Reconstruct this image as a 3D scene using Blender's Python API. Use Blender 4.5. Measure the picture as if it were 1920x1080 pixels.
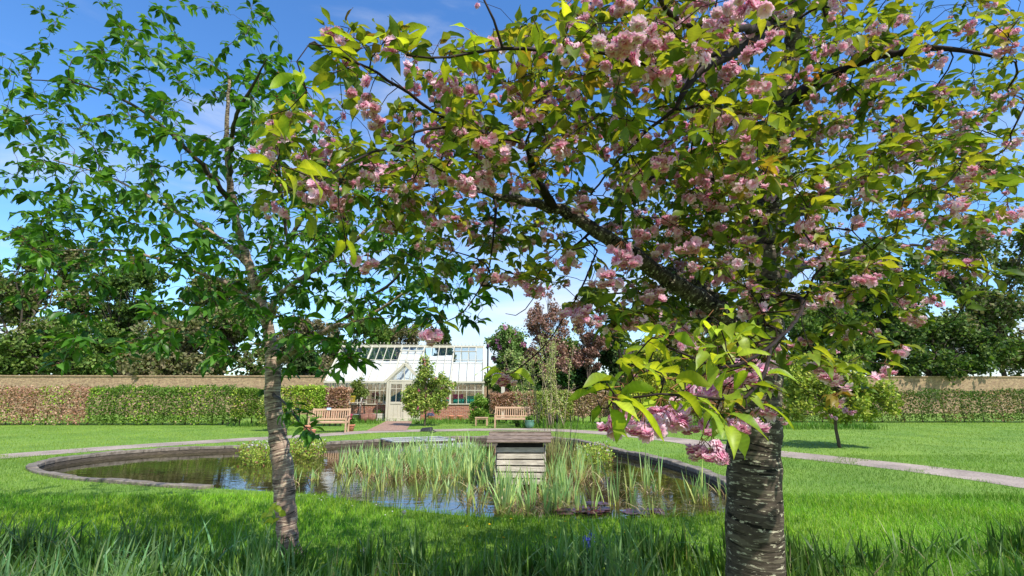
import bpy, math, random
import numpy as np
from mathutils import Vector, Matrix
R = math.radians
rng = np.random.default_rng(7)
random.seed(7)
S = bpy.context.scene
for o in list(bpy.data.objects): bpy.data.objects.remove(o)
col = S.collection

# ---------------------------------------------------------------- camera
F = 927.0; CH = 1.6; TH = math.atan(194.0/F)
cd = bpy.data.cameras.new('camera'); cam = bpy.data.objects.new('camera', cd); col.objects.link(cam)
cam.location = (0, 0, CH); cam.rotation_euler = (math.pi/2+TH, 0, 0)
cd.sensor_width = 36; cd.lens = 36*F/1920; cd.clip_end = 3000; cd.clip_start = 0.05
S.camera = cam
S.render.resolution_x = 1024; S.render.resolution_y = 576
S.view_settings.view_transform = 'Standard'; S.view_settings.look = 'None'
S.view_settings.gamma = 1; S.view_settings.exposure = 0.70
# ---------------------------------------------------------------- sky and sun
SUN_EL, SUN_AZ = R(52), R(40)      # azimuth: measured behind the camera, towards the right
sdir = Vector((math.sin(SUN_AZ)*math.cos(SUN_EL), -math.cos(SUN_AZ)*math.cos(SUN_EL), math.sin(SUN_EL)))
w = bpy.data.worlds.new('World'); S.world = w; w.use_nodes = True
nt = w.node_tree; N = nt.nodes; L = nt.links; N.clear()
out = N.new('ShaderNodeOutputWorld'); bg = N.new('ShaderNodeBackground'); sky = N.new('ShaderNodeTexSky')
sky.sky_type = 'NISHITA'; sky.sun_disc = False; sky.sun_elevation = SUN_EL
sky.sun_rotation = math.atan2(sdir.x, sdir.y)
sky.air_density = 1.0; sky.dust_density = 0.3; sky.ozone_density = 2.2
hs = N.new('ShaderNodeHueSaturation'); hs.inputs['Saturation'].default_value = 1.18; hs.inputs['Value'].default_value = 1.62; hs.inputs['Hue'].default_value = .5
L.new(sky.outputs[0], hs.inputs['Color'])
tc = N.new('ShaderNodeTexCoord'); mp = N.new('ShaderNodeMapping'); mp.inputs['Scale'].default_value = (1.6, 1.6, 5.5)
mp.inputs['Rotation'].default_value = (0.15, 0.25, 0.4)
L.new(tc.outputs['Generated'], mp.inputs['Vector'])
nz = N.new('ShaderNodeTexNoise'); nz.inputs['Scale'].default_value = 1.5; nz.inputs['Detail'].default_value = 7; nz.inputs['Roughness'].default_value = 0.55
nz.inputs['Distortion'].default_value = 0.5
L.new(mp.outputs[0], nz.inputs['Vector'])
sx = N.new('ShaderNodeSeparateXYZ'); L.new(tc.outputs['Generated'], sx.inputs[0])
alt = N.new('ShaderNodeMapRange'); alt.inputs['From Min'].default_value = 0.0; alt.inputs['From Max'].default_value = 0.55
alt.inputs['To Min'].default_value = 0.17; alt.inputs['To Max'].default_value = -0.08
L.new(sx.outputs['Z'], alt.inputs['Value'])
bk_ = N.new('ShaderNodeMapRange'); bk_.inputs['From Min'].default_value = 0.1; bk_.inputs['From Max'].default_value = -0.7; bk_.inputs['To Max'].default_value = 0.22
L.new(sx.outputs['Y'], bk_.inputs['Value']); al2 = N.new('ShaderNodeMath'); al2.operation = 'ADD'; L.new(alt.outputs[0], al2.inputs[0]); L.new(bk_.outputs[0], al2.inputs[1])   # unseen extra cloud added behind the camera to neutralise the blue fill
ad = N.new('ShaderNodeMath'); ad.operation = 'ADD'; L.new(nz.outputs['Fac'], ad.inputs[0]); L.new(al2.outputs[0], ad.inputs[1])
cr = N.new('ShaderNodeMapRange'); cr.inputs['From Min'].default_value = 0.44; cr.inputs['From Max'].default_value = 0.86
cr.inputs['To Max'].default_value = 0.92
cr.interpolation_type = 'SMOOTHSTEP'; L.new(ad.outputs[0], cr.inputs['Value'])
mx = N.new('ShaderNodeMix'); mx.data_type = 'RGBA'; L.new(cr.outputs[0], mx.inputs['Factor'])
tn = N.new('ShaderNodeVectorMath'); tn.operation = 'MULTIPLY'; tn.inputs[1].default_value = (.86, 1.04, 1.22); L.new(hs.outputs[0], tn.inputs[0]); L.new(tn.outputs[0], mx.inputs['A']); mx.inputs['B'].default_value = (7.2, 7.4, 7.8, 1)
L.new(mx.outputs['Result'], bg.inputs['Color']); bg.inputs['Strength'].default_value = 0.085
L.new(bg.outputs[0], out.inputs['Surface'])
sl = bpy.data.lights.new('sun', 'SUN'); so = bpy.data.objects.new('sun', sl); col.objects.link(so)
sl.energy = 4.2; sl.angle = R(0.5); sl.color = (1.0, 0.93, 0.82)
so.rotation_euler = sdir.to_track_quat('Z', 'Y').to_euler()

# ---------------------------------------------------------------- projection helpers (real distances)
def ray(px, py):
    u = (px-960)/F; v = (540-py)/F
    return Vector((u, math.cos(TH)-v*math.sin(TH), math.sin(TH)+v*math.cos(TH)))
def pt(px, py, Y):
    d = ray(px, py); return Vector((0, 0, CH))+d*(Y/d.y)
def gp(px, py, z=0.0):
    d = ray(px, py); return Vector((0, 0, CH))+d*((z-CH)/d.z)

# ---------------------------------------------------------------- mesh helpers
def tag(o, label=None, cat=None, group=None, kind=None):
    if label: o['label'] = label
    if cat: o['category'] = cat
    if group: o['group'] = group
    if kind: o['kind'] = kind
    return o
def empty(name, loc=(0, 0, 0), rz=0.0, label=None, cat=None, group=None):
    o = bpy.data.objects.new(name, None); col.objects.link(o); o.location = loc; o.rotation_euler = (0, 0, rz)
    o.empty_display_size = 0.1
    return tag(o, label, cat, group)
def link(me, name, parent=None, mat=None):
    if mat is not None: me.materials.append(mat)
    o = bpy.data.objects.new(name, me); col.objects.link(o)
    if parent is not None: o.parent = parent
    return o
def npmesh(name, V, Fc, colr=None, uv=None, smooth=False):
    """V (n,3) array, Fc (m,k) array of equal sized faces"""
    me = bpy.data.meshes.new(name); V = np.asarray(V, np.float32); Fc = np.asarray(Fc, np.int32)
    m, k = Fc.shape
    me.vertices.add(len(V)); me.vertices.foreach_set('co', V.ravel())
    me.loops.add(m*k); me.loops.foreach_set('vertex_index', Fc.ravel())
    me.polygons.add(m); me.polygons.foreach_set('loop_start', np.arange(0, m*k, k, dtype=np.int32))
    if smooth: me.polygons.foreach_set('use_smooth', np.ones(m, bool))
    if colr is not None:
        a = me.color_attributes.new('Col', 'FLOAT_COLOR', 'POINT')
        c = np.ones((len(V), 4), np.float32); c[:, :3] = colr; a.data.foreach_set('color', c.ravel())
    if uv is not None:
        u = me.uv_layers.new(name='UVMap'); u.data.foreach_set('uv', np.asarray(uv, np.float32)[Fc.ravel()].ravel())
    me.update(calc_edges=True); me.validate(); return me
class B:
    """collects boxes, beams, tubes and lathes into one mesh"""
    def __init__(s): s.v = []; s.f = []; s.uv = []; s.sm = []
    def add(s, vs, fs, uvs=None, sm=False):
        n = len(s.v); s.v += [tuple(v) for v in vs]; s.f += [tuple(i+n for i in f) for f in fs]
        s.uv += (list(uvs) if uvs is not None else [(0, 0)]*len(vs)); s.sm += [sm]*len(fs); return s
    def box(s, c, d, rot=None):
        x, y, z = d[0]/2, d[1]/2, d[2]/2; c = Vector(c)
        vs = [Vector(p) for p in ((-x,-y,-z),(x,-y,-z),(x,y,-z),(-x,y,-z),(-x,-y,z),(x,-y,z),(x,y,z),(-x,y,z))]
        if rot is not None: vs = [rot @ p for p in vs]
        return s.add([p+c for p in vs], [(0,3,2,1),(4,5,6,7),(0,1,5,4),(1,2,6,5),(2,3,7,6),(3,0,4,7)])
    def beam(s, a, b, wd, h, up=(0, 0, 1)):
        a = Vector(a); b = Vector(b); d = b-a; l = d.length; d.normalize(); up = Vector(up)
        sd = d.cross(up)
        if sd.length < 1e-4: sd = d.cross(Vector((1, 0, 0)))
        sd.normalize(); u2 = sd.cross(d)
        rot = Matrix((d, sd, u2)).transposed()
        return s.box((a+b)/2, (l, wd, h), rot)
    def tube(s, path, rad, seg=8, cap=True, wob=0.0, seed=0):
        path = [Vector(p) for p in path]; n = len(path); rn = random.Random(seed)
        if not hasattr(rad, '__len__'): rad = [rad]*n
        vs = []; uv = []; ln = 0; nx = None
        for i, p in enumerate(path):
            t = (path[min(i+1, n-1)]-path[max(i-1, 0)]); t.normalize()
            if nx is None:
                nx = t.cross(Vector((0, 1, 0.1)))
                if nx.length < 1e-3: nx = t.cross(Vector((1, 0, 0)))
                nx.normalize()
            else: nx = nx-t*nx.dot(t); nx.normalize()
            ny = t.cross(nx)
            if i: ln += (p-path[i-1]).length
            for k in range(seg):
                a = 2*math.pi*k/seg; r = rad[i]*(1+wob*(rn.random()-.5))
                vs.append(p+nx*math.cos(a)*r+ny*math.sin(a)*r); uv.append((k/seg, ln))
        fs = [(i*seg+k, i*seg+(k+1) % seg, (i+1)*seg+(k+1) % seg, (i+1)*seg+k) for i in range(n-1) for k in range(seg)]
        if cap: fs.append(tuple(range((n-1)*seg, n*seg))); fs.append(tuple(range(seg-1, -1, -1)))
        return s.add(vs, fs, uv, True)
    def lathe(s, prof, seg=18, c=(0, 0, 0)):
        vs = []; n = len(prof)
        for r, z in prof:
            for k in range(seg):
                a = 2*math.pi*k/seg; vs.append((c[0]+r*math.cos(a), c[1]+r*math.sin(a), c[2]+z))
        fs = [(i*seg+k, i*seg+(k+1) % seg, (i+1)*seg+(k+1) % seg, (i+1)*seg+k) for i in range(n-1) for k in range(seg)]
        fs.append(tuple(range(seg-1, -1, -1))); fs.append(tuple(range((n-1)*seg, n*seg)))
        return s.add(vs, fs, None, True)
    def build(s, name, mat, parent=None, bevel=0):
        me = bpy.data.meshes.new(name); me.from_pydata(s.v, [], s.f)
        me.polygons.foreach_set('use_smooth', s.sm)
        u = me.uv_layers.new(name='UVMap'); idx = np.zeros(len(me.loops), np.int32); me.loops.foreach_get('vertex_index', idx)
        u.data.foreach_set('uv', np.array(s.uv, np.float32)[idx].ravel())
        o = link(me, name, parent, mat)
        if bevel:
            m = o.modifiers.new('bevel', 'BEVEL'); m.width = bevel; m.segments = 1; m.limit_method = 'ANGLE'
        return o

# ---------------------------------------------------------------- materials
def newmat(name):
    m = bpy.data.materials.new(name); m.use_nodes = True; n = m.node_tree.nodes; l = m.node_tree.links
    return m, n, l, n['Principled BSDF']
def nd(n, t, **k):
    x = n.new('ShaderNode'+t)
    for a, b in k.items():
        if a.startswith('_'): setattr(x, a[1:], b)
        else: x.inputs[a].default_value = b
    return x
def ramp(n, l, fac, stops):
    r = n.new('ShaderNodeValToRGB'); e = r.color_ramp.elements
    while len(e) > 1: e.remove(e[-1])
    e[0].position = stops[0][0]; e[0].color = (*stops[0][1], 1)
    for p, c in stops[1:]:
        x = e.new(p); x.color = (*c, 1)
    l.new(fac, r.inputs[0]); return r.outputs[0]
def bump(n, l, p, h, st, dist=0.01):
    b = nd(n, 'Bump', Strength=st, Distance=dist); l.new(h, b.inputs['Height']); l.new(b.outputs[0], p.inputs['Normal'])
def noisy(name, stops, scale=8, stretch=(1, 1, 1), rough=0.7, bst=0.3, bd=0.01, detail=6, metal=0.0, coord='Object', scale2=None):
    m, n, l, p = newmat(name); t = nd(n, 'TexCoord'); mp = n.new('ShaderNodeMapping'); mp.inputs['Scale'].default_value = stretch
    l.new(t.outputs[coord], mp.inputs[0]); z = nd(n, 'TexNoise', Scale=scale, Detail=detail, Roughness=0.62); l.new(mp.outputs[0], z.inputs['Vector'])
    c = ramp(n, l, z.outputs['Fac'], stops)
    if scale2:
        z2 = nd(n, 'TexNoise', Scale=scale2, Detail=3); l.new(t.outputs[coord], z2.inputs['Vector'])
        mr = nd(n, 'MapRange'); mr.inputs['From Min'].default_value = .3; mr.inputs['From Max'].default_value = .7
        mr.inputs['To Min'].default_value = .62; mr.inputs['To Max'].default_value = 1.15; l.new(z2.outputs['Fac'], mr.inputs['Value'])
        mm = n.new('ShaderNodeVectorMath'); mm.operation = 'SCALE'; l.new(c, mm.inputs[0]); l.new(mr.outputs[0], mm.inputs['Scale']); c = mm.outputs[0]
    l.new(c, p.inputs['Base Color']); p.inputs['Roughness'].default_value = rough; p.inputs['Metallic'].default_value = metal
    if bst: bump(n, l, p, z.outputs['Fac'], bst, bd)
    return m
def leafmat(name, rough=0.45, trans=0.5, gain=(1.25, 1.25, 0.6), spec=0.5, var=True):
    """two sided leaf: reflecting front plus light coming through"""
    m, n, l, p = newmat(name); a = n.new('ShaderNodeAttribute'); a.attribute_name = 'Col'
    z = nd(n, 'TexNoise', Scale=60, Detail=2); t = nd(n, 'TexCoord'); l.new(t.outputs['Object'], z.inputs['Vector'])
    mr = nd(n, 'MapRange'); mr.inputs['To Min'].default_value = .72; mr.inputs['To Max'].default_value = 1.28; l.new(z.outputs['Fac'], mr.inputs['Value'])
    mm = n.new('ShaderNodeVectorMath'); mm.operation = 'SCALE'; l.new(a.outputs['Color'], mm.inputs[0]); l.new(mr.outputs[0], mm.inputs['Scale'])
    l.new(mm.outputs[0], p.inputs['Base Color']); p.inputs['Roughness'].default_value = rough
    p.inputs['Specular IOR Level'].default_value = spec
    tr = n.new('ShaderNodeBsdfTranslucent'); g = n.new('ShaderNodeVectorMath'); g.operation = 'MULTIPLY'; g.inputs[1].default_value = gain
    l.new(mm.outputs[0], g.inputs[0]); l.new(g.outputs[0], tr.inputs['Color'])
    mi = nd(n, 'MixShader', Fac=trans); l.new(p.outputs[0], mi.inputs[1]); l.new(tr.outputs[0], mi.inputs[2])
    l.new(mi.outputs[0], n['Material Output'].inputs['Surface']); return m
def brickmat(name, c1, c2, mortar, sc=1.0):
    m, n, l, p = newmat(name); t = nd(n, 'TexCoord'); s = n.new('ShaderNodeSeparateXYZ'); l.new(t.outputs['Object'], s.inputs[0])
    a = n.new('ShaderNodeMath'); a.operation = 'ADD'; l.new(s.outputs[0], a.inputs[0]); l.new(s.outputs[1], a.inputs[1])
    c = n.new('ShaderNodeCombineXYZ'); l.new(a.outputs[0], c.inputs[0]); l.new(s.outputs[2], c.inputs[1])
    b = nd(n, 'TexBrick', Scale=sc, Color1=(*c1, 1), Color2=(*c2, 1), Mortar=(*mortar, 1)); b.inputs['Mortar Size'].default_value = .009
    b.inputs['Brick Width'].default_value = .225; b.inputs['Row Height'].default_value = .075; l.new(c.outputs[0], b.inputs['Vector'])
    z = nd(n, 'TexNoise', Scale=9, Detail=6); l.new(t.outputs['Object'], z.inputs['Vector'])
    mr = nd(n, 'MapRange'); mr.inputs['From Min'].default_value = .25; mr.inputs['From Max'].default_value = .75; mr.inputs['To Min'].default_value = .6; mr.inputs['To Max'].default_value = 1.3; l.new(z.outputs['Fac'], mr.inputs['Value'])
    mm = n.new('ShaderNodeVectorMath'); mm.operation = 'SCALE'; l.new(b.outputs['Color'], mm.inputs[0]); l.new(mr.outputs[0], mm.inputs['Scale'])
    l.new(mm.outputs[0], p.inputs['Base Color']); p.inputs['Roughness'].default_value = .9
    iv = n.new('ShaderNodeMath'); iv.operation = 'SUBTRACT'; iv.inputs[0].default_value = 1; l.new(b.outputs['Fac'], iv.inputs[1]); bump(n, l, p, iv.outputs[0], .6, .01)
    return m
def glassmat(name, tint=(.9, .95, .93), refl=.09):
    m, n, l, p = newmat(name); n.remove(p); t = n.new('ShaderNodeBsdfTransparent'); t.inputs[0].default_value = (*tint, 1)
    g = n.new('ShaderNodeBsdfGlossy'); g.inputs['Roughness'].default_value = .02; lf = nd(n, 'LayerWeight', Blend=.5); lw = n.new('ShaderNodeMath'); lw.operation = 'POWER'; lw.inputs[1].default_value = 3.5; l.new(lf.outputs['Facing'], lw.inputs[0])
    a = n.new('ShaderNodeMath'); a.operation = 'ADD'; a.inputs[1].default_value = refl; l.new(lw.outputs[0], a.inputs[0])
    mi = n.new('ShaderNodeMixShader'); l.new(a.outputs[0], mi.inputs[0]); l.new(t.outputs[0], mi.inputs[1]); l.new(g.outputs[0], mi.inputs[2])
    l.new(mi.outputs[0], n['Material Output'].inputs['Surface']); return m
def barkmat(name, base, dark, dash, lichen, lich_amt, dashsc=(5, 42), rough=.42):
    """cherry bark: ring-wise dashes; UV = (turn, metres along)"""
    m, n, l, p = newmat(name); t = nd(n, 'TexCoord')
    mp = n.new('ShaderNodeMapping'); mp.inputs['Scale'].default_value = (dashsc[0], dashsc[1], 1); l.new(t.outputs['UV'], mp.inputs[0])
    z = nd(n, 'TexNoise', Scale=1.0, Detail=4, Roughness=.6, Distortion=.4); l.new(mp.outputs[0], z.inputs['Vector'])
    z2 = nd(n, 'TexNoise', Scale=7, Detail=8, Roughness=.7); l.new(t.outputs['Object'], z2.inputs['Vector'])
    c0 = ramp(n, l, z2.outputs['Fac'], [(.32, dark), (.5, base), (.68, tuple(min(1, x*1.5) for x in base))])
    fr = ramp(n, l, z.outputs['Fac'], [(.54, (0, 0, 0)), (.58, (1, 1, 1))])
    m1 = nd(n, 'Mix', _data_type='RGBA'); l.new(fr, m1.inputs['Factor']); l.new(c0, m1.inputs['A']); m1.inputs['B'].default_value = (*dash, 1)
    fd = ramp(n, l, z.outputs['Fac'], [(.385, (1, 1, 1)), (.42, (0, 0, 0))])
    m2 = nd(n, 'Mix', _data_type='RGBA'); l.new(fd, m2.inputs['Factor']); l.new(m1.outputs['Result'], m2.inputs['A']); m2.inputs['B'].default_value = (*[x*.4 for x in dark], 1)
    mp3 = n.new('ShaderNodeMapping'); mp3.inputs['Scale'].default_value = (13, 48, 1); mp3.inputs['Location'].default_value = (3, 5, 1); l.new(t.outputs['UV'], mp3.inputs[0])
    z3 = nd(n, 'TexNoise', Scale=1.0, Detail=5, Roughness=.7); l.new(mp3.outputs[0], z3.inputs['Vector'])
    fl = ramp(n, l, z3.outputs['Fac'], [(.66-lich_amt, (0, 0, 0)), (.70-lich_amt, (1, 1, 1))])
    m3 = nd(n, 'Mix', _data_type='RGBA'); l.new(fl, m3.inputs['Factor']); l.new(m2.outputs['Result'], m3.inputs['A']); m3.inputs['B'].default_value = (*lichen, 1)
    l.new(m3.outputs['Result'], p.inputs['Base Color']); p.inputs['Roughness'].default_value = rough
    bump(n, l, p, z.outputs['Fac'], .7, .012); return m

M = {}
M['cream'] = noisy('cream_paint', [(.3, (.47, .445, .35)), (.7, (.54, .515, .41))], 3, rough=.4, bst=.05)
M['blind'] = noisy('white_blind', [(.3, (.60, .60, .585)), (.7, (.65, .65, .635))], 2.5, rough=.6, bst=.05)
M['glass'] = glassmat('greenhouse_glass', (.90, .93, .93), .03)
M['redbrick'] = brickmat('red_brick', (.40, .13, .075), (.26, .075, .045), (.42, .36, .28))
M['yellowbrick'] = brickmat('stock_brick', (.40, .28, .15), (.27, .16, .09), (.36, .31, .23))
M['teak'] = noisy('teak', [(.3, (.36, .215, .125)), (.55, (.50, .335, .215)), (.75, (.62, .45, .31))], 9, (1, 9, 9), .6, .2)
M['greywood'] = noisy('weathered_board', [(.22, (.15, .125, .10)), (.38, (.42, .37, .30)), (.55, (.56, .51, .42)), (.8, (.70, .66, .57))], 6, (1.0, 11, 11), .85, .8, .012, scale2=3)
M['rooftimber'] = noisy('weathered_roof_board', [(.25, (.035, .025, .018)), (.42, (.11, .08, .058)), (.58, (.24, .18, .135)), (.78, (.40, .33, .26))], 6, (1.2, 13, 13), .85, .9, .012)
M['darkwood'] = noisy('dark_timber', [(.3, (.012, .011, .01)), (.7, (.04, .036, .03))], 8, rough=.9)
M['terracotta'] = noisy('terracotta', [(.3, (.46, .17, .09)), (.7, (.62, .28, .17))], 14, rough=.8, bst=.15)
M['glaze'] = noisy('green_glaze', [(.3, (.06, .16, .12)), (.7, (.13, .28, .21))], 6, rough=.2, bst=.05)
M['rust'] = noisy('rust', [(.3, (.10, .045, .03)), (.55, (.20, .09, .06)), (.75, (.30, .16, .11))], 12, rough=.8, bst=.3)
M['darkrust'] = noisy('dark_rust', [(.3, (.05, .028, .02)), (.7, (.14, .075, .05))], 12, rough=.75, bst=.2)
M['zinc'] = noisy('zinc', [(.3, (.30, .31, .31)), (.7, (.48, .49, .48))], 7, rough=.45, bst=.1, metal=.5)
M['metalbar'] = noisy('grey_frame', [(.3, (.40, .42, .42)), (.7, (.60, .62, .61))], 7, rough=.4, bst=.05, metal=.3)
M['yellow'] = noisy('yellow_plastic', [(.3, (.75, .52, .03)), (.7, (.82, .62, .06))], 4, rough=.4, bst=0)
M['teal'] = noisy('teal_plastic', [(.3, (.01, .22, .16)), (.7, (.02, .32, .22))], 4, rough=.45, bst=0)
M['pinkplastic'] = noisy('pink_plastic', [(.3, (.42, .03, .10)), (.7, (.55, .06, .16))], 4, rough=.45, bst=0)
M['bluecloth'] = noisy('blue_cloth', [(.3, (.01, .08, .20)), (.7, (.02, .13, .30))], 4, rough=.85, bst=.1)
M['black'] = noisy('black_plastic', [(.3, (.012, .012, .013)), (.7, (.03, .03, .03))], 7, rough=.5, bst=.1)
M['whitepot'] = noisy('white_pot', [(.3, (.6, .6, .58)), (.7, (.75, .75, .72))], 5, rough=.5, bst=0)
M['soil'] = noisy('soil', [(.3, (.018, .013, .009)), (.6, (.05, .036, .024)), (.8, (.09, .07, .045))], 14, rough=1, bst=.8, bd=.03)
M['stone'] = noisy('kerb_stone', [(.3, (.10, .085, .065)), (.55, (.21, .18, .145)), (.8, (.34, .30, .25))], 11, rough=.9, bst=.6, bd=.015, scale2=2.2)
M['kerbwall'] = noisy('edging_timber', [(.3, (.03, .024, .016)), (.6, (.10, .08, .055)), (.8, (.19, .15, .11))], 10, (1, 1, 6), .9, .7, .02)
M['gravel'] = noisy('path_gravel', [(.3, (.22, .175, .14)), (.5, (.33, .27, .225)), (.7, (.44, .37, .31))], 22, rough=.95, bst=.5, bd=.01, scale2=1.1)
M['twig'] = noisy('twig_bark', [(.3, (.012, .008, .007)), (.6, (.032, .022, .018)), (.8, (.08, .06, .05))], 30, rough=.6, bst=.3, bd=.003)
M['greytwig'] = noisy('grey_twig_bark', [(.3, (.03, .023, .018)), (.6, (.08, .065, .052)), (.8, (.15, .13, .105))], 30, rough=.7, bst=.3, bd=.003)
M['bgbark'] = noisy('tree_bark', [(.3, (.04, .03, .022)), (.7, (.12, .095, .07))], 9, (1, 1, .3), .9, .5)
M['palebark'] = noisy('pale_bark', [(.3, (.22, .17, .11)), (.7, (.42, .34, .24))], 9, (1, 1, .3), .9, .3)
M['post'] = noisy('pale_post', [(.3, (.42, .38, .33)), (.7, (.6, .56, .5))], 6, (6, 6, 1), .8, .2)
M['leftbark'] = barkmat('left_bark', (.255, .185, .145), (.10, .068, .052), (.50, .42, .31), (.20, .19, .08), .02, (3.0, 62), .6)
M['rightbark'] = barkmat('right_bark', (.060, .047, .037), (.020, .016, .012), (.12, .10, .075), (.48, .44, .33), .085, (3, 30), .7)
for q_ in ('twig', 'greytwig', 'leftbark', 'rightbark'): M[q_].node_tree.nodes['Principled BSDF'].inputs['Specular IOR Level'].default_value = .12
M['cherryleaf'] = leafmat('cherry_leaf', .42, .52, (1.35, 1.15, .45), .35)
M['greenleaf'] = leafmat('green_leaf', .42, .40, (1.3, 1.3, .45), .35)
M['bgleaf'] = leafmat('far_leaf', .6, .3, (1.1, 1.15, .6), .25)
M['petal'] = leafmat('petal', .55, .38, (1.0, .78, .90), .2)
M['blade'] = leafmat('grass_blade', .5, .35, (1.1, 1.2, .4), .3)
M['reed'] = leafmat('reed_blade', .42, .35, (1.05, 1.1, .5), .4)

# ---------------------------------------------------------------- vectorised leaf shapes
def frames(d, up):
    """unit direction d (n,3), rough up -> side, normal"""
    d = d/np.linalg.norm(d, axis=1, keepdims=True); s = np.cross(d, up); s /= (np.linalg.norm(s, axis=1, keepdims=True)+1e-9)
    return d, s, np.cross(s, d)
def rndunit(n, g=rng):
    v = g.normal(size=(n, 3)); return v/np.linalg.norm(v, axis=1, keepdims=True)
LPROF = np.array([[0, .04], [.07, .34], [.18, .70], [.33, .95], [.50, 1.0], [.66, .88], [.79, .62], [.89, .32], [.95, .12], [1.0, .01]])
LFINE = np.array([[t, max(.01, (min(1, (t/.42)**.62) if t < .42 else (1-((t-.42)/.58)**1.9)*(1-.25*((t-.42)/.58))))] for t in [0, .03, .07, .12, .18, .24, .30, .36, .42, .48, .54, .60, .66, .72, .78, .84, .89, .94, .97, 1.0]])
def bigleaves(P, D, U, Ln, Wd, colr, droop, fold=.25, prof=LPROF, ripple=0.0):
    """shaped leaves, 3 verts across, with a fold along the midrib and a drooping tip"""
    n = len(P); d, s, nn = frames(D, U); k = len(prof)
    tau = (np.sin(P[:, 0]*913+P[:, 2]*577)*.9)[:, None, None]*prof[:, 0][None, :, None]; s3 = s[:, None, :]*np.cos(tau)+nn[:, None, :]*np.sin(tau)
    fold = (fold*.4+.55*(np.sin(P[:, 1]*731+P[:, 2]*391)*.5+.5))[:, None, None]
    t = prof[:, 0][None, :, None]; wv = prof[:, 1][None, :, None]
    Ln = Ln[:, None, None]; Wd = Wd[:, None, None]; dr = droop[:, None, None]
    cen = P[:, None, :]+d[:, None, :]*Ln*t-nn[:, None, :]*Ln*dr*t*t
    wob = np.sin(t*9+P[:, :1, None]*50)*.04*Ln
    alt_ = np.where(np.arange(k) % 2 == 0, 1, -1)[None, :, None]
    lift = nn[:, None, :]*(Wd*wv*fold)+nn[:, None, :]*Ln*ripple*alt_
    Lf = cen+s3*Wd*wv+lift+nn[:, None, :]*wob; Rt = cen-s3*Wd*wv+lift-nn[:, None, :]*wob
    V = np.stack([Lf, cen, Rt], axis=2).reshape(-1, 3)
    b = (np.arange(n)*k*3)[:, None]; q = []
    for i in range(k-1):
        for j in range(2): q.append([i*3+j, (i+1)*3+j, (i+1)*3+j+1, i*3+j+1])
    q = np.array(q); Fc = (b[:, :, None]+q[None]).reshape(-1, 4)
    C = np.repeat(colr, k*3, axis=0)
    rib = np.ones((n, k, 3, 1)); rib[:, :, 1] = 1.3
    if ripple: rib[:, ::2, ::2] = 1.12; rib[:, 1::2, ::2] = .9
    return V, Fc, C*rib.reshape(-1, 1)
def diamonds(P, D, U, Ln, Wd, colr):
    """small four-cornered leaves for far foliage"""
    n = len(P); d, s, nn = frames(D, U); Ln = Ln[:, None]; Wd = Wd[:, None]
    V = np.stack([P, P+d*Ln*.45+s*Wd+nn*Wd*.3, P+d*Ln, P+d*Ln*.45-s*Wd+nn*Wd*.3], axis=1).reshape(-1, 3)
    Fc = np.arange(4*n).reshape(n, 4); return V, Fc, np.repeat(colr, 4, axis=0)
def blades(P, H, Wd, lean, az, colr, colb, segs=3, curl=.5):
    """upright grass or reed blades"""
    n = len(P); t = np.linspace(0, 1, segs+1)[None, :, None]
    ld = np.stack([np.cos(az), np.sin(az), np.zeros(n)], 1)[:, None, :]; up = np.array([0, 0, 1.])[None, None, :]
    tw = az+rng.uniform(-1.6, 1.6, n); sd = np.stack([-np.sin(tw), np.cos(tw), np.zeros(n)], 1)[:, None, :]
    H = H[:, None, None]; ln = lean[:, None, None]
    cen = P[:, None, :]+up*H*t*(1-.35*ln*ln*t)+ld*H*(ln*(t*(1-curl)+curl*t*t))
    wv = Wd[:, None, None]*np.minimum(1, (1-t)*2.2+.02)*(.65+.35*np.minimum(1, t*4))
    V = np.stack([cen-sd*wv, cen+sd*wv], axis=2).reshape(-1, 3); k = (segs+1)*2
    q = np.array([[i*2, i*2+1, i*2+3, i*2+2] for i in range(segs)]); Fc = ((np.arange(n)*k)[:, None, None]+q[None]).reshape(-1, 4)
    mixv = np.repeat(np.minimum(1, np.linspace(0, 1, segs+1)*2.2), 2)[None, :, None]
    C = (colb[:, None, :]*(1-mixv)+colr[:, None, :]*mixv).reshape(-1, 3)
    return V, Fc, C
def join(parts):
    V = []; Fc = []; C = []; o = 0
    for v, f, c in parts: V.append(v); Fc.append(f+o); C.append(c); o += len(v)
    return np.concatenate(V), np.concatenate(Fc), np.concatenate(C)
def pick(n, cols, wts=None, jit=.12, g=rng):
    cols = np.array(cols); i = g.choice(len(cols), n, p=None if wts is None else np.array(wts)/sum(wts))
    return np.clip(cols[i]*(1+g.normal(0, jit, (n, 1)))*(1+g.normal(0, jit*.4, (n, 3))), .002, .95)
def catmull(P, m=10, closed=False):
    P = [np.array(p, float) for p in P]; n = len(P); outp = []
    for i in range(n if closed else n-1):
        g_ = (lambda j: P[j % n]) if closed else (lambda j: P[min(max(j, 0), n-1)])
        a, b, c, d = g_(i-1), g_(i), g_(i+1), g_(i+2)
        for k in range(m):
            t = k/m; outp.append(.5*((2*b)+(-a+c)*t+(2*a-5*b+4*c-d)*t*t+(-a+3*b-3*c+d)*t**3))
    if not closed: outp.append(P[-1])
    return np.array(outp)

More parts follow.
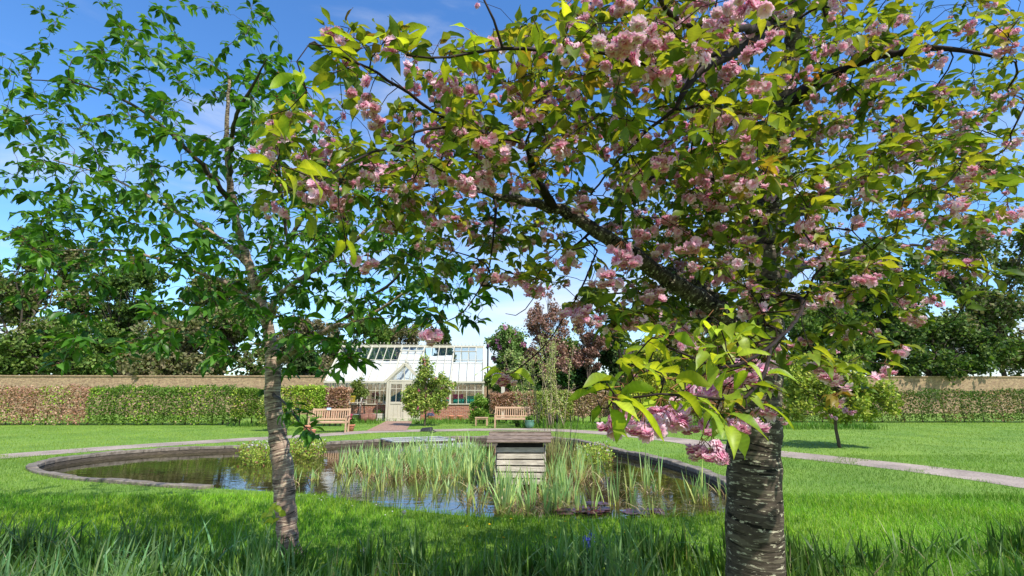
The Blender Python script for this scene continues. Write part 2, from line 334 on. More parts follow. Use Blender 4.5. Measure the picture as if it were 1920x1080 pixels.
# ================================================================ SETTING: ground, pond, paths
WZ = -0.11
pix = [(540,836),(620,832),(720,827),(810,823),(900,821),(980,821),(1050,824),(1110,833),(1150,845),(1220,859),(1290,879),(1350,903),(1385,925),(1388,948),(1345,964),(1260,970),(1100,973),(960,971),(860,966),(760,955),(660,941),(570,926)]
OP = [tuple(gp(a, b).xy) for a, b in pix]
OP += [(-6.3, 9.2), (-8.6, 10.0), (-10.4, 11.4), (-10.6, 13.2), (-9.4, 14.6)]
PO = catmull(OP, 10, True)            # pond outline, closed
NP = len(PO); cen = np.array([-2.2, 11.2])
dirs = PO-cen; dirs /= np.linalg.norm(dirs, axis=1, keepdims=True)
def inside(x, y, poly=PO):
    x = np.asarray(x); y = np.asarray(y); r = np.zeros(x.shape, bool); n = len(poly); j = n-1
    for i in range(n):
        xi, yi = poly[i]; xj, yj = poly[j]
        c = ((yi > y) != (yj > y)) & (x < (xj-xi)*(y-yi)/(yj-yi+1e-12)+xi); r ^= c; j = i
    return r
rings = [0, .3, .8, 1.6, 3, 5, 8, 12, 18, 30, 60, 150, 600]
V = []
for rr in rings:
    q = PO+dirs*rr; V.append(np.column_stack([q, np.zeros(NP)]))
V = np.concatenate(V); Fc = []
for r_ in range(len(rings)-1):
    for i in range(NP): Fc.append((r_*NP+i, r_*NP+(i+1) % NP, (r_+1)*NP+(i+1) % NP, (r_+1)*NP+i))
m, n, l, p = newmat('lawn'); t = nd(n, 'TexCoord')
z1 = nd(n, 'TexNoise', Scale=.7, Detail=5); z2 = nd(n, 'TexNoise', Scale=26, Detail=6, Roughness=.7)
l.new(t.outputs['Object'], z1.inputs['Vector']); l.new(t.outputs['Object'], z2.inputs['Vector'])
c1 = ramp(n, l, z2.outputs['Fac'], [(.3, (.05, .10, .012)), (.5, (.14, .25, .03)), (.7, (.24, .36, .06))])
c2 = ramp(n, l, z1.outputs['Fac'], [(.35, (.75, .85, .6)), (.65, (1.2, 1.15, 1.0))])
mm = n.new('ShaderNodeVectorMath'); mm.operation = 'MULTIPLY'; l.new(c1, mm.inputs[0]); l.new(c2, mm.inputs[1]); l.new(mm.outputs[0], p.inputs['Base Color'])
p.inputs['Roughness'].default_value = .9; bump(n, l, p, z2.outputs['Fac'], .8, .03); M['lawn'] = m
tag(link(npmesh('ground', V, np.array(Fc)[:, ::-1]), 'ground', None, M['lawn']), kind='structure')
# bank and bed of the pond
V = np.concatenate([np.column_stack([PO, np.full(NP, -.001)]), np.column_stack([PO-dirs*.03, np.full(NP, -.42)])])
Fc = [(i, (i+1) % NP, NP+(i+1) % NP, NP+i) for i in range(NP)]
tag(link(npmesh('pond_bank', V, Fc), 'pond_bank', None, M['soil']), kind='structure')
bedv = [tuple(x)+(-.42,) for x in PO-dirs*.03]
me = bpy.data.meshes.new('pond_bed'); me.from_pydata([(cen[0], cen[1], -.5)]+bedv, [], [(0, 1+i, 1+(i+1) % NP) for i in range(NP)])
tag(link(me, 'pond_bed', None, M['soil']), kind='structure')
# water: murky, mirror-like, small ripples
m, n, l, p = newmat('pond_water'); t = nd(n, 'TexCoord'); z = nd(n, 'TexNoise', Scale=1.1, Detail=5, Roughness=.6); l.new(t.outputs['Object'], z.inputs['Vector'])
c = ramp(n, l, z.outputs['Fac'], [(.35, (.012, .011, .005)), (.55, (.035, .032, .010)), (.7, (.07, .062, .018))]); l.new(c, p.inputs['Base Color'])
p.inputs['Roughness'].default_value = .02; p.inputs['IOR'].default_value = 1.75; p.inputs['Specular IOR Level'].default_value = .8
mp = n.new('ShaderNodeMapping'); mp.inputs['Scale'].default_value = (1, 2.2, 1); l.new(t.outputs['Object'], mp.inputs[0])
zr = nd(n, 'TexNoise', Scale=2.6, Detail=3); l.new(mp.outputs[0], zr.inputs['Vector']); bump(n, l, p, zr.outputs['Fac'], .05, .05); M['water'] = m
wv = [tuple(x)+(WZ,) for x in PO+dirs*-.005]
me = bpy.data.meshes.new('pond_water'); me.from_pydata([(cen[0], cen[1], WZ)]+wv, [], [(0, 1+i, 1+(i+1) % NP) for i in range(NP)])
tag(link(me, 'pond_water', None, M['water']), kind='structure')
# stone coping on the far and right-hand rim, laid in short lengths, on a dark board edging
kb = B(); kw = B(); rim = [i % NP for i in range(NP-54, NP+126)]
for a in range(0, len(rim)-2, 2):
    i, j = rim[a], rim[a+2]; p0, p1 = PO[i], PO[j]; d0, d1 = dirs[i], dirs[j]
    g = (p1-p0)*.012; zt = .055+.012*math.sin(a*2.3); iw = -.03; ow = .21
    q = [p0+g+d0*iw, p1-g+d1*iw, p1-g+d1*ow, p0+g+d0*ow]
    vs = [(x[0], x[1], -.03) for x in q]+[(x[0], x[1], zt) for x in q]
    kb.add(vs, [(0,3,2,1),(4,5,6,7),(0,1,5,4),(1,2,6,5),(2,3,7,6),(3,0,4,7)])
    for kk, (za, zb, dd) in enumerate(((-.035, -.11, -.02), (-.118, -.19, -.012), (-.198, -.32, -.018))):
        q = [p0+d0*dd, p1+d1*dd, p1+d1*(.02), p0+d0*.02]
        vs = [(x[0], x[1], zb) for x in q]+[(x[0], x[1], za) for x in q]
        kw.add(vs, [(0,3,2,1),(4,5,6,7),(0,1,5,4),(2,3,7,6)])
tag(kb.build('kerb', M['stone'], bevel=.012), kind='structure'); tag(kw.build('pond_edging', M['kerbwall']), kind='structure')
# path round the pond
pp = [(-14, 11), (-11.8, 14.6), (-9.6, 17.0)]+[tuple(gp(a, b).xy) for a, b in ((600, 816), (687, 810), (760, 808), (850, 806.5), (930, 805.5), (1000, 805.5), (1060, 807.5), (1130, 812), (1210, 819), (1290, 828), (1366, 840))]+[(8.6, 11), (9.4, 8), (10, 4)]
PC = catmull(pp, 8); tg = np.gradient(PC, axis=0); tg /= np.linalg.norm(tg, axis=1, keepdims=True); nr = np.column_stack([-tg[:, 1], tg[:, 0]])
def strip(name, C, hw, z, mat, n_=None):
    Lp = C+nr*hw; Rp = C-nr*hw; k = len(C)
    V = np.concatenate([np.column_stack([Lp, np.full(k, z)]), np.column_stack([Rp, np.full(k, z)])])
    return tag(link(npmesh(name, V, [(i, i+1, k+i+1, k+i)[::-1] for i in range(k-1)]), name, None, mat), kind='structure')
HWP = .62
strip('path', PC, HWP, .006, M['gravel'])
def nearpath(x, y):
    d = np.full(x.shape, 9.)
    for cx, cy in PC[::3]: d = np.minimum(d, np.hypot(x-cx, y-cy))
    return d < HWP+.05
M['pathbrick'] = brickmat('path_brick', (.38, .21, .14), (.26, .14, .10), (.30, .26, .2))
nnn = M['pathbrick'].node_tree.nodes
for x in list(nnn):
    if x.type == 'COMBXYZ':   # lay the bricks flat
        ll = M['pathbrick'].node_tree.links; sp = [y for y in nnn if y.type == 'SEPXYZ'][0]; ll.new(sp.outputs[0], x.inputs[0]); ll.new(sp.outputs[1], x.inputs[1])
a, b_, c_, d_ = gp(686, 808.5), gp(762, 807.5), gp(774, 790), gp(724, 790)
DP = np.array([a.xy, b_.xy, c_.xy, d_.xy])
me = bpy.data.meshes.new('brick_path'); me.from_pydata([(q.x, q.y, .011) for q in (a, b_, c_, d_)], [], [(0, 1, 2, 3)])
tag(link(me, 'brick_path', None, M['pathbrick']), kind='structure')

# ---------------------------------------------------------------- grass (one mass nobody could count)
def lawnok(x, y, pad=0): return ~inside(x, y) & ~nearpath(x, y) & ~inside(x, y, DP)
def grass(name, n, xr, yr, hr, wr, cols, base, lean=.5, segs=2, keep=None, clump=0):
    x = rng.uniform(*xr, n); y = rng.uniform(*yr, n)
    if clump:
        cx = rng.uniform(*xr, clump); cy = rng.uniform(*yr, clump); i = rng.integers(0, clump, n); sg = .12
        x = cx[i]+rng.normal(0, sg, n); y = cy[i]+rng.normal(0, sg, n)
    k = lawnok(x, y) & (np.abs(x) < y*1.15+1.2)
    if keep is not None: k &= keep(x, y)
    x = x[k]; y = y[k]; n = len(x); P = np.column_stack([x, y, np.full(n, -.005)])
    H = rng.uniform(*hr, n)*(.75+.5*rng.random(n)); W = rng.uniform(*wr, n)
    patch = .86+.28*np.sin(x*1.3+np.sin(y*1.7)*1.3)*np.cos(y*1.1+x*.6)
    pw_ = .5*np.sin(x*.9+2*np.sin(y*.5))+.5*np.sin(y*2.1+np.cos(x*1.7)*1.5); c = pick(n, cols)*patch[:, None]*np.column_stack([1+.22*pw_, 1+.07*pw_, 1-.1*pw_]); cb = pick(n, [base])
    v, f, cc = blades(P, H, W, np.abs(rng.normal(0, lean, n)), rng.uniform(0, 6.28, n), c, cb, segs)
    return v, f, cc
G1 = [(.19, .40, .02), (.27, .50, .03), (.13, .31, .015), (.34, .52, .05)]
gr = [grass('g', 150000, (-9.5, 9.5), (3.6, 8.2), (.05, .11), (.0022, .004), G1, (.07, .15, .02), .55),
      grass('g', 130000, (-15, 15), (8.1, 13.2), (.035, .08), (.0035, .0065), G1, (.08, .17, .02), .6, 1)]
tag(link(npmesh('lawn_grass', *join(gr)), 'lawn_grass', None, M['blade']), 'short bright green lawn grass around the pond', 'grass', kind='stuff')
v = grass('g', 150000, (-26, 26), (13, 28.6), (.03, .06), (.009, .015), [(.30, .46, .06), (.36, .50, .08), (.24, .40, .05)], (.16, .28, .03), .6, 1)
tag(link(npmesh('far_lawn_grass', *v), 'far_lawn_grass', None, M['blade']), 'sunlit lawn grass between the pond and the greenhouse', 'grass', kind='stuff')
# long strap leaves (daffodils going over) in the foreground
SL = [(.085, .18, .025), (.11, .22, .03), (.18, .30, .055), (.055, .13, .02)]
def dens(x, y):
    lim = 5.18+.22*np.sin(x*1.4+1)+.1*np.sin(x*5)+np.where(x > 0.6, .10, 0)-np.where((x > -.8) & (x < .5), .55, 0)
    return (y < lim)
la = [grass('g', 8500, (-6.5, 6.5), (3.3, 6.0), (.20, .36), (.007, .0125), SL, (.06, .13, .03), .45, 6, dens, 230),
      grass('g', 3200, (-6.5, 1.5), (3.3, 5.5), (.28, .46), (.007, .013), [(.26, .38, .14), (.20, .36, .14), (.16, .30, .08)], (.14, .26, .07), .62, 6, dens, 110)]
la.append(grass('g', 700, (-6.5, 6.5), (3.3, 5.6), (.12, .38), (.002, .005), [(.50, .42, .22), (.38, .26, .13), (.55, .50, .30)], (.3, .24, .12), .7, 5, dens))
tag(link(npmesh('long_grass', *join(la)), 'long_grass', None, M['blade']), 'long dark strap leaves of faded daffodils filling the foreground', 'long grass', kind='stuff')
la = grass('g', 5000, (-13, 3.5), (23.2, 28.3), (.14, .30), (.010, .018), [(.13, .28, .03), (.18, .34, .05)], (.07, .15, .02), .3, 2, lambda x, y: (y > 25.3) | (x < -11) | (x > .2))
lb = grass('g', 4200, (.3, 16), (21.8, 24.2), (.14, .30), (.010, .018), [(.13, .28, .03), (.18, .34, .05)], (.07, .15, .02), .3, 2)
tag(link(npmesh('border_grass', *join([la, lb])), 'border_grass', None, M['blade']), 'taller meadow grass below the greenhouse wall and the hedges', 'grass', kind='stuff')

# ================================================================ GREENHOUSE
GL = pt(610, 717, 28.9); rot = R(3.4)
gh = empty('greenhouse', (GL.x, GL.y, 0), rot, 'cream Victorian style greenhouse with white roof blinds on a low red brick wall', 'greenhouse')
W_ = 9.05; EH = 2.13; RD = 3.05; RH = 4.38; DW = .84; NPN = 19; pw = W_/NPN
PXC = 4.62; PWD = .93; PD = .95           # porch centre, half width, depth
# dwarf wall
b = B(); t_ = .24
b.box((( PXC-PWD)/2, t_/2, DW/2-.02), (PXC-PWD, t_, DW+.04)); b.box(((PXC+PWD+W_)/2, t_/2, DW/2-.02), (W_-PXC-PWD, t_, DW+.04))
b.box((t_/2, RD+t_/2, DW/2-.02), (t_, 2*RD-t_, DW+.03)); b.box((W_-t_/2, RD+t_/2, DW/2-.02), (t_, 2*RD-t_, DW+.03)); b.box((W_/2, 2*RD+t_/2, DW/2-.02), (W_, t_, DW+.02))
b.box((PXC-PWD+.12, -PD/2, DW/2-.02), (.24, PD, DW+.035)); b.box((PXC+PWD-.12, -PD/2, DW/2-.02), (.24, PD, DW+.035))
b.build('dwarf_wall', M['redbrick'], gh)
# wall frame: sill, posts, glazing bars, transom, gutter
b = B()
for (x0, x1) in ((-.03, PXC-PWD-.02), (PXC+PWD+.02, W_+.03)): b.box(((x0+x1)/2, .08, DW+.045), (x1-x0, .28, .05))
b.box((W_/2, -.02, EH), (W_+.16, .15, .11)); b.box((W_/2, 2*RD, EH), (W_+.16, .14, .1))
for i in range(NPN+1):
    x = i*pw
    if abs(x-PXC) < PWD+.05: continue
    big = i in (0, 4, 8, 11, 15, 19); ww = .11 if big else .035
    b.box((x, .06, (DW+EH)/2+.01), (ww, .09 if big else .05, EH-DW-.06))
    b.box((x, 2*RD-.06, (DW+EH)/2+.01), (ww, .05, EH-DW-.06))
for (x0, x1) in ((0, PXC-PWD), (PXC+PWD, W_)): b.box(((x0+x1)/2, .06, 1.66), (x1-x0, .042, .04))
for xs in (0, W_):
    for j in range(1, 12):
        y = j*2*RD/12; top = EH+(RH-EH)*(1-abs(y-RD)/RD); b.box((xs, y, (DW+top)/2), (.05 if j % 3 else .09, .04, top-DW))
    b.box((xs, RD, EH), (.06, 2*RD, .07)); b.box((xs, RD, 1.6), (.045, 2*RD, .04)); b.box((xs, RD, DW+.03), (.2, 2*RD, .05))
b.build('wall_frame', M['cream'], gh, .006)
# wall glass
for (x0, x1) in ((0, PXC-PWD), (PXC+PWD, W_)): B().box(((x0+x1)/2, .062, (DW+EH)/2), (x1-x0, .006, EH-DW-.02)).build('window', M['glass'], gh)
B().box((W_/2, 2*RD-.06, (DW+EH)/2), (W_, .006, EH-DW-.02)).build('window', M['glass'], gh)
for xs in (.004, W_-.004): B().add([(xs, 0, DW), (xs, 2*RD, DW), (xs, 2*RD, EH), (xs, RD, RH), (xs, 0, EH)], [(0, 1, 2, 3, 4)]).build('gable_glass', M['glass'], gh)
# roof
sl_ = math.hypot(RD, RH-EH); ru = Vector((0, RD/sl_, (RH-EH)/sl_)); rn = Vector((0, -ru.z, ru.y)); E0 = Vector((0, -.05, EH+.03))
def rp(x, s, off=0): return Vector((x, 0, 0))+E0+ru*(s*(sl_+.05))+rn*off
b = B()
for i in range(NPN+1):
    big = i in (0, 4, 8, 11, 15, 19); x = i*pw
    b.beam(rp(x, 0, .012), rp(x, 1, .012), .08 if big else .035, .13 if big else .07, rn)
    bb = [Vector((x, 2*RD+.05, EH+.02)), Vector((x, RD, RH+.02))]; b.beam(bb[0], bb[1], .085 if big else .03, .06)
for s_, ww in ((.60, .035), (.5, .02)): b.beam(rp(0, s_, -.01), rp(W_, s_, -.01), ww, .03, rn)
b.box((W_/2, RD, RH+.08), (W_+.1, .16, .15)); b.build('roof_frame', M['cream'], gh, .005)
b = B(); b.add([rp(0, 0, .0), rp(W_, 0, .0), rp(W_, 1, .0), rp(0, 1, .0)], [(0, 1, 2, 3)])
b.add([(0, 2*RD+.05, EH+.03), (W_, 2*RD+.05, EH+.03), (W_, RD, RH+.03), (0, RD, RH+.03)], [(3, 2, 1, 0)]); b.build('roof_glass', M['glass'], gh)
for (i0, i1, fr) in ((0, 4, .62), (4, 8, .585), (8, 11, .93), (11, 15, .745), (15, 19, .56)):
    b = B(); x0 = i0*pw+.045; x1 = i1*pw-.045; k = 10
    for j in range(i1-i0):      # each blind strip sags a little between the glazing bars
        xa = x0+(x1-x0)*j/(i1-i0); xb = x0+(x1-x0)*(j+1)/(i1-i0)
        ff = fr+(.012*((j*7+i0) % 3-1))
        b.add([rp(xa+.006, .0, -.035), rp((xa+xb)/2, 0, -.055), rp(xb-.006, 0, -.035), rp(xb-.006, ff, -.035), rp((xa+xb)/2, ff, -.055), rp(xa+.006, ff, -.035)], [(0, 1, 4, 5), (1, 2, 3, 4)])
    b.build('blind', M['blind'], gh)
for (x0, x1, s0, s1, lift) in ((8*pw, 11*pw, .80, .97, .17), (15*pw, 18*pw, .78, .97, .19)):
    b = B(); lo = rn*lift
    A = rp(x0, s0)+lo; Bq = rp(x1, s0)+lo; C_ = rp(x1, s1, .06); D_ = rp(x0, s1, .06)
    for q, r2 in ((A, Bq), (Bq, C_), (C_, D_), (D_, A)): b.beam(q, r2, .05, .05, rn)
    for k in (1, 2): b.beam(A+(Bq-A)*k/3, D_+(C_-D_)*k/3, .03, .04, rn)
    vo = b.build('roof_vent', M['cream'], gh)
    B().add([A, Bq, C_, D_], [(0, 1, 2, 3)]).build('pane', M['glass'], vo)
# cresting
def crest(b, A, Z, n, h):
    A = Vector(A); Z = Vector(Z)
    for i in range(n+1):
        p_ = A+(Z-A)*i/n; hh = h*(1.35 if i in (0, n) else 1)
        b.tube([p_, p_+Vector((0, 0, hh*.55)), p_+Vector((0, 0, hh*.72)), p_+Vector((0, 0, hh))], [.016, .012, .03, .003], 5)
        if i < n:
            q = A+(Z-A)*(i+1)/n; mid = (p_+q)/2; b.tube([p_+Vector((0, 0, .02)), mid+Vector((0, 0, h*.32)), q+Vector((0, 0, .02))], .008, 4)
b = B(); crest(b, (0, RD, RH+.15), (W_, RD, RH+.15), 38, .2); b.build('ridge_cresting', M['cream'], gh)
# porch
PEH = 2.2; PRH = 3.12; b = B(); yf = -PD
for sx_ in (-1, 1):
    x = PXC+sx_*(PWD-.04); b.box((x, yf, PEH/2), (.12, .12, PEH)); b.box((x, -.05, (DW+PEH)/2), (.08, .08, PEH-DW))
    b.beam((PXC+sx_*(PWD+.14), yf-.04, PEH-.1), (PXC, yf-.04, PRH+.02), .09, .15); b.beam((PXC+sx_*(PWD+.05), yf/2, PEH-.06), (PXC+sx_*(PWD+.05), yf/2+.02, PEH-.06), .05, .05)
    b.box((PXC+sx_*PWD, -PD/2, PEH), (.09, PD, .09)); b.box((PXC+sx_*PWD, -PD/2, DW+.05), (.16, PD, .06))
    for j in (1, 2, 3): b.beam((PXC+sx_*PWD, yf+PD*j/3.2, PEH+.03), (PXC, yf+PD*j/3.2, PRH), .035, .05)
    for j in (1,): b.box((PXC+sx_*(PWD-.02), -PD/2, (DW+PEH)/2), (.04, .04, PEH-DW))
b.box((PXC, yf, PEH-.01), (2*PWD, .1, .10)); b.box((PXC, 0.5, PRH+.0), (.1, 3.0, .1))
for k in (-.5, 0, .5): b.box((PXC+k*PWD, yf, (PEH+PRH-abs(k)*.9)/2), (.04, .045, PRH-PEH-abs(k)*.9))
b.box((PXC, yf, .03), (1.6, .14, .06)); b.build('porch_frame', M['cream'], gh, .006)
b = B(); crest(b, (PXC, yf-.02, PRH+.06), (PXC, .5, PRH+.06), 6, .16); b.build('porch_cresting', M['cream'], gh)
b = B(); b.add([(PXC-PWD, yf+.01, PEH), (PXC+PWD, yf+.01, PEH), (PXC, yf+.01, PRH)], [(0, 1, 2)])
for sx_ in (-1, 1):
    b.add([(PXC+sx_*PWD, yf, PEH+.03), (PXC, yf, PRH+.02), (PXC, 1.9, PRH+.02), (PXC+sx_*PWD, 0.2, PEH+.03)], [(0, 1, 2, 3)])
    b.add([(PXC+sx_*(PWD-.02), yf, DW), (PXC+sx_*(PWD-.02), 0, DW), (PXC+sx_*(PWD-.02), 0, PEH), (PXC+sx_*(PWD-.02), yf, PEH)], [(0, 1, 2, 3)])
b.build('porch_glass', M['glass'], gh)
dw = PWD-.11
for sx_ in (-1, 1):
    cx = PXC+sx_*dw/2; b = B(); y = yf-.01
    for xx in (-dw/2+.055, dw/2-.055): b.box((cx+xx, y, 1.1), (.10, .05, 2.04))
    for zz, hh in ((.13, .14), (.98, .12), (2.06, .10)): b.box((cx, y, zz), (dw-.2, .05, hh))
    b.box((cx, y+.012, .56), (dw-.2, .02, .74))
    for k in (-.09, .12): b.box((cx+k, y, .56), (.012, .028, .74))
    b.box((cx, y, 1.52), (.03, .04, 1.0)); b.box((cx, y, 1.75), (dw-.2, .03, .03))
    dd = b.build('door', M['cream'], gh, .005)
    B().box((cx, y+.01, 1.5), (dw-.18, .006, 1.04)).build('pane', M['glass'], dd)
    if sx_ == 1:
        h_ = B(); h_.tube([(cx-dw/2+.05, y-.03, 1.08), (cx-dw/2+.05, y-.07, 1.08), (cx-dw/2+.16, y-.07, 1.08)], .012, 6); h_.box((cx-dw/2+.05, y-.03, 1.05), (.045, .015, .2)); h_.build('handle', M['zinc'], dd)
gm = gh.matrix_basis.copy(); gm = Matrix.Translation(gh.location) @ Matrix.Rotation(rot, 4, 'Z')
def GW(x, y, z=0): return gm @ Vector((x, y, z))
# garden wall behind (stock brick) in two runs with the greenhouse between, plus a drainpipe
b = B(); b.box((0, 0, 1.32), (130, .3, 2.66)); b.box((0, 0, 2.69), (130, .42, .09))
wl = b.build('garden_wall', M['yellowbrick']); wl.location = (2, 37.0, 0); wl.rotation_euler = (0, 0, R(2))
tag(wl, 'high yellow stock brick garden wall running behind the greenhouse', 'wall')

# ================================================================ garden furniture and pots
def copytree(o, parent=None):
    c = o.copy(); col.objects.link(c)
    if parent is not None: c.parent = parent
    for ch in list(o.children): copytree(ch, c)
    return c
def bench(loc, rz, label, w=1.5):
    root = empty('garden_bench', loc, rz, label, 'bench', 'teak garden benches beside the path')
    b = B()
    for i in range(5): b.box((0, -.02+i*.098-.2, .425), (w-.04, .075, .022))
    b.box((0, -.255, .395), (w-.1, .03, .07)); b.build('seat', M['teak'], root, .004)
    b = B(); tl = Matrix.Rotation(R(-9), 3, 'X')
    b.box((0, .285, .87), (w-.1, .032, .085), tl); b.box((0, .235, .50), (w-.1, .032, .06), tl)
    ns = 15
    for i in range(ns):
        x = -(w-.22)/2+(w-.22)*i/(ns-1); b.box((x, .26, .68), (.042, .014, .32), tl)
    b.build('backrest', M['teak'], root, .003)
    for s_ in (-1, 1):
        x = s_*(w/2-.03)
        B().box((x, -.25, .31), (.06, .06, .62)).build('leg', M['teak'], root, .004)
        b = B(); b.beam((x, .2, 0), (x, .215, .45), .06, .06); b.beam((x, .215, .44), (x, .31, .93), .06, .06); b.build('leg', M['teak'], root, .004)
        b = B(); b.box((x, -.03, .635), (.075, .58, .028)); b.box((x, -.03, .385), (.035, .42, .06)); b.build('armrest', M['teak'], root, .004)
    return root
b1 = gp(612, 811.5); b2 = gp(961, 802.5)
bn1 = bench((b1.x, b1.y+.22, 0), R(4), 'wooden slatted garden bench with small pale blue plaque, by the copper beech hedge')
b = B(); b.box((-.12, .262, .905), (.17, .012, .085), Matrix.Rotation(R(-9), 3, 'X')); b.build('plaque', noisy('plaque', [(.3, (.35, .5, .75)), (.7, (.5, .65, .85))], 3, rough=.4, bst=0), bn1)
bn2 = bench((b2.x, b2.y+.2, 0), R(-2), 'wooden slatted garden bench directly behind the duck house, beside the small table', 1.62)
# small slatted table
s0 = gp(903, 798); st = empty('side_table', (s0.x, s0.y, 0), R(-2), 'low square wooden slatted table left of the far bench', 'table')
b = B()
for i in range(5): b.box((0, -.2+i*.1, .375), (.62, .08, .025))
b.box((0, -.2, .33), (.56, .03, .06)); b.box((0, .2, .33), (.56, .03, .06)); b.build('tabletop', M['teak'], st, .003)
for sx_ in (-1, 1):
    for sy in (-1, 1): B().box((sx_*.26, sy*.2, .18), (.055, .055, .36)).build('leg', M['teak'], st, .003)

def cloud(c, r, n, size, cols, wts=None, aspect=.4, shell=.45, jit=.15, g=rng, up=.4):
    """leaves spread through the volume of an ellipsoid"""
    d = rndunit(n, g); rad = g.random(n)**shell; r = np.array(r)*np.ones(3)
    rough_ = 1+.16*np.sin(d[:, 0]*7+c[0]*3)+.16*np.cos(d[:, 2]*8+d[:, 1]*6+c[1])
    P = np.array(c)+d*rad[:, None]*r*rough_[:, None]
    D = d*.8+rndunit(n, g)*.9+np.array([0, 0, -.1]); U = rndunit(n, g)*.8+np.array([0, 0, up]); Ln = size*g.uniform(.7, 1.3, n)
    return diamonds(P, D, U, Ln, Ln*aspect, pick(n, cols, wts, jit, g))
GERCOL = [(.75, .12, .22), (.8, .22, .33)]
def pot(px, py, r, h, label, mat='terracotta', plant=None, group='pots beside the benches', z=0, prof=None, world=None, name='plant_pot', ps=.22):
    p_ = world if world is not None else gp(px, py)
    root = empty(name, (p_[0], p_[1], z), 0, label, 'pot', group)
    prof = prof or [(r*.68, 0), (r*.92, h*.78), (r*.93, h*.8), (r*1.06, h*.8), (r*1.06, h), (r*.92, h), (r*.9, h*.9), (.001, h*.88)]
    b = B(); b.lathe(prof); b.build('pot_body', M[mat], root)
    B().lathe([(r*.9, 0), (r*.88, .01), (.001, .02)], 14, (0, 0, h*.87)).build('soil', M['soil'], root)
    if plant:
        parts = []; cols, fl, ph = plant
        v = cloud((0, 0, h+ph*.45), (ps, ps, ph*.6), 260, .07, cols, shell=.6); parts.append(v)
        link(npmesh('leaves', *join(parts)), 'leaves', root, M['bgleaf'])
        if fl:
            fp = [cloud((random.uniform(-.17, .17), random.uniform(-.2, .05), h+ph*random.uniform(.7, 1.15)), .05, 26, .045, fl, aspect=.6) for _ in range(9)]
            link(npmesh('flowers', *join(fp)), 'flowers', root, M['petal'])
    return root
GRN = [(.10, .22, .03), (.16, .30, .05), (.07, .16, .03)]
pot(657, 808.5, .17, .27, 'terracotta pot of pink geraniums at the right end of the near left bench', plant=(GRN, GERCOL, .34), ps=.17)
pot(575, 815, .145, .34, 'tall empty terracotta pot left of the left bench')
pot(586.5, 815.5, .10, .20, 'small dark red terracotta pot right next to a taller one by the left bench')
pot(993, 803, .20, .34, 'green glazed round pot with a young plant at the right foot of the far bench', 'glaze', plant=(GRN, None, .18), group='glazed pots', prof=[(.13, 0), (.19, .08), (.215, .2), (.19, .29), (.215, .33), (.215, .35), (.18, .35), (.17, .31), (.001, .3)], ps=.18)
pot(970, 801, .12, .17, 'small black plastic pot under the far bench', 'black', plant=(GRN, None, .1), ps=.1)
for i, (x_, la_) in enumerate(((845, 'terracotta pot against the brick wall, the one nearest the flowering camellia'), (861, 'terracotta pot against the brick wall, the middle one of three'), (883, 'terracotta pot against the brick wall, next to the climbing shrub at the corner'))):
    q = gp(x_, 790.0); pot(0, 0, .15, .30, la_, world=(q.x, q.y+.2), group='terracotta pots at the foot of the greenhouse wall')
pot(796, 0, .14, .24, 'orange terracotta pot behind the trunk of the camellia', world=(GW(6.1, -.3).x, GW(6.1, -.3).y), group='terracotta pots at the foot of the greenhouse wall', plant=([(.12, .2, .3), (.2, .15, .35)], None, .15))
# rusty garden roller
g0 = gp(690, 792.5); gr_ = empty('garden_roller', (g0.x, g0.y, 0), R(14), 'rusty old cast iron garden roller standing left of the greenhouse door', 'garden roller')
b = B(); rr = .225
for x0, x1 in ((-.37, -.005), (.005, .37)):
    vs = []; fs = []; k = 28
    for xx, r0 in ((x0, rr*.8), (x0, rr-.012), (x0+.012, rr), (x1-.012, rr), (x1, rr-.012), (x1, rr*.8)):
        for a_ in range(k): vs.append((xx, math.cos(a_*6.2832/k)*r0, rr+math.sin(a_*6.2832/k)*r0))
    for i in range(5):
        for a_ in range(k): fs.append((i*k+a_, i*k+(a_+1) % k, (i+1)*k+(a_+1) % k, (i+1)*k+a_))
    b.add(vs, fs, None, True)
for xx in (-.35, .35):
    for a_ in range(5): an = a_*6.2832/5; b.beam((xx, 0, rr), (xx, math.cos(an)*rr*.85, rr+math.sin(an)*rr*.85), .03, .02, (1, 0, 0))
b.build('drum', M['rust'], gr_)
b = B(); b.tube([(-.36, 0, rr), (.36, 0, rr)], .03, 8)
b.tube([(-.42, 0, rr), (-.42, .12, .55), (-.40, .26, .98), (-.34, .34, 1.17), (.34, .34, 1.17), (.40, .26, .98), (.42, .12, .55), (.42, 0, rr)], .03, 8)
b.tube([(-.44, 0, rr), (-.36, 0, rr)], .035, 8); b.tube([(.44, 0, rr), (.36, 0, rr)], .035, 8); b.build('handle', M['darkrust'], gr_)
b = B(); vs = [(-.16, -.03, .5), (.16, -.03, .5), (.15, -.01, .62), (.10, .0, .72), (-.10, .0, .72), (-.15, -.01, .62)]; b.add(vs+[(x, y+.03, z) for x, y, z in vs], [(0, 1, 2, 3, 4, 5), (11, 10, 9, 8, 7, 6)]+[(i, i+6, (i+1) % 6+6, (i+1) % 6) for i in range(6)]); b.build('scraper', M['rust'], gr_)
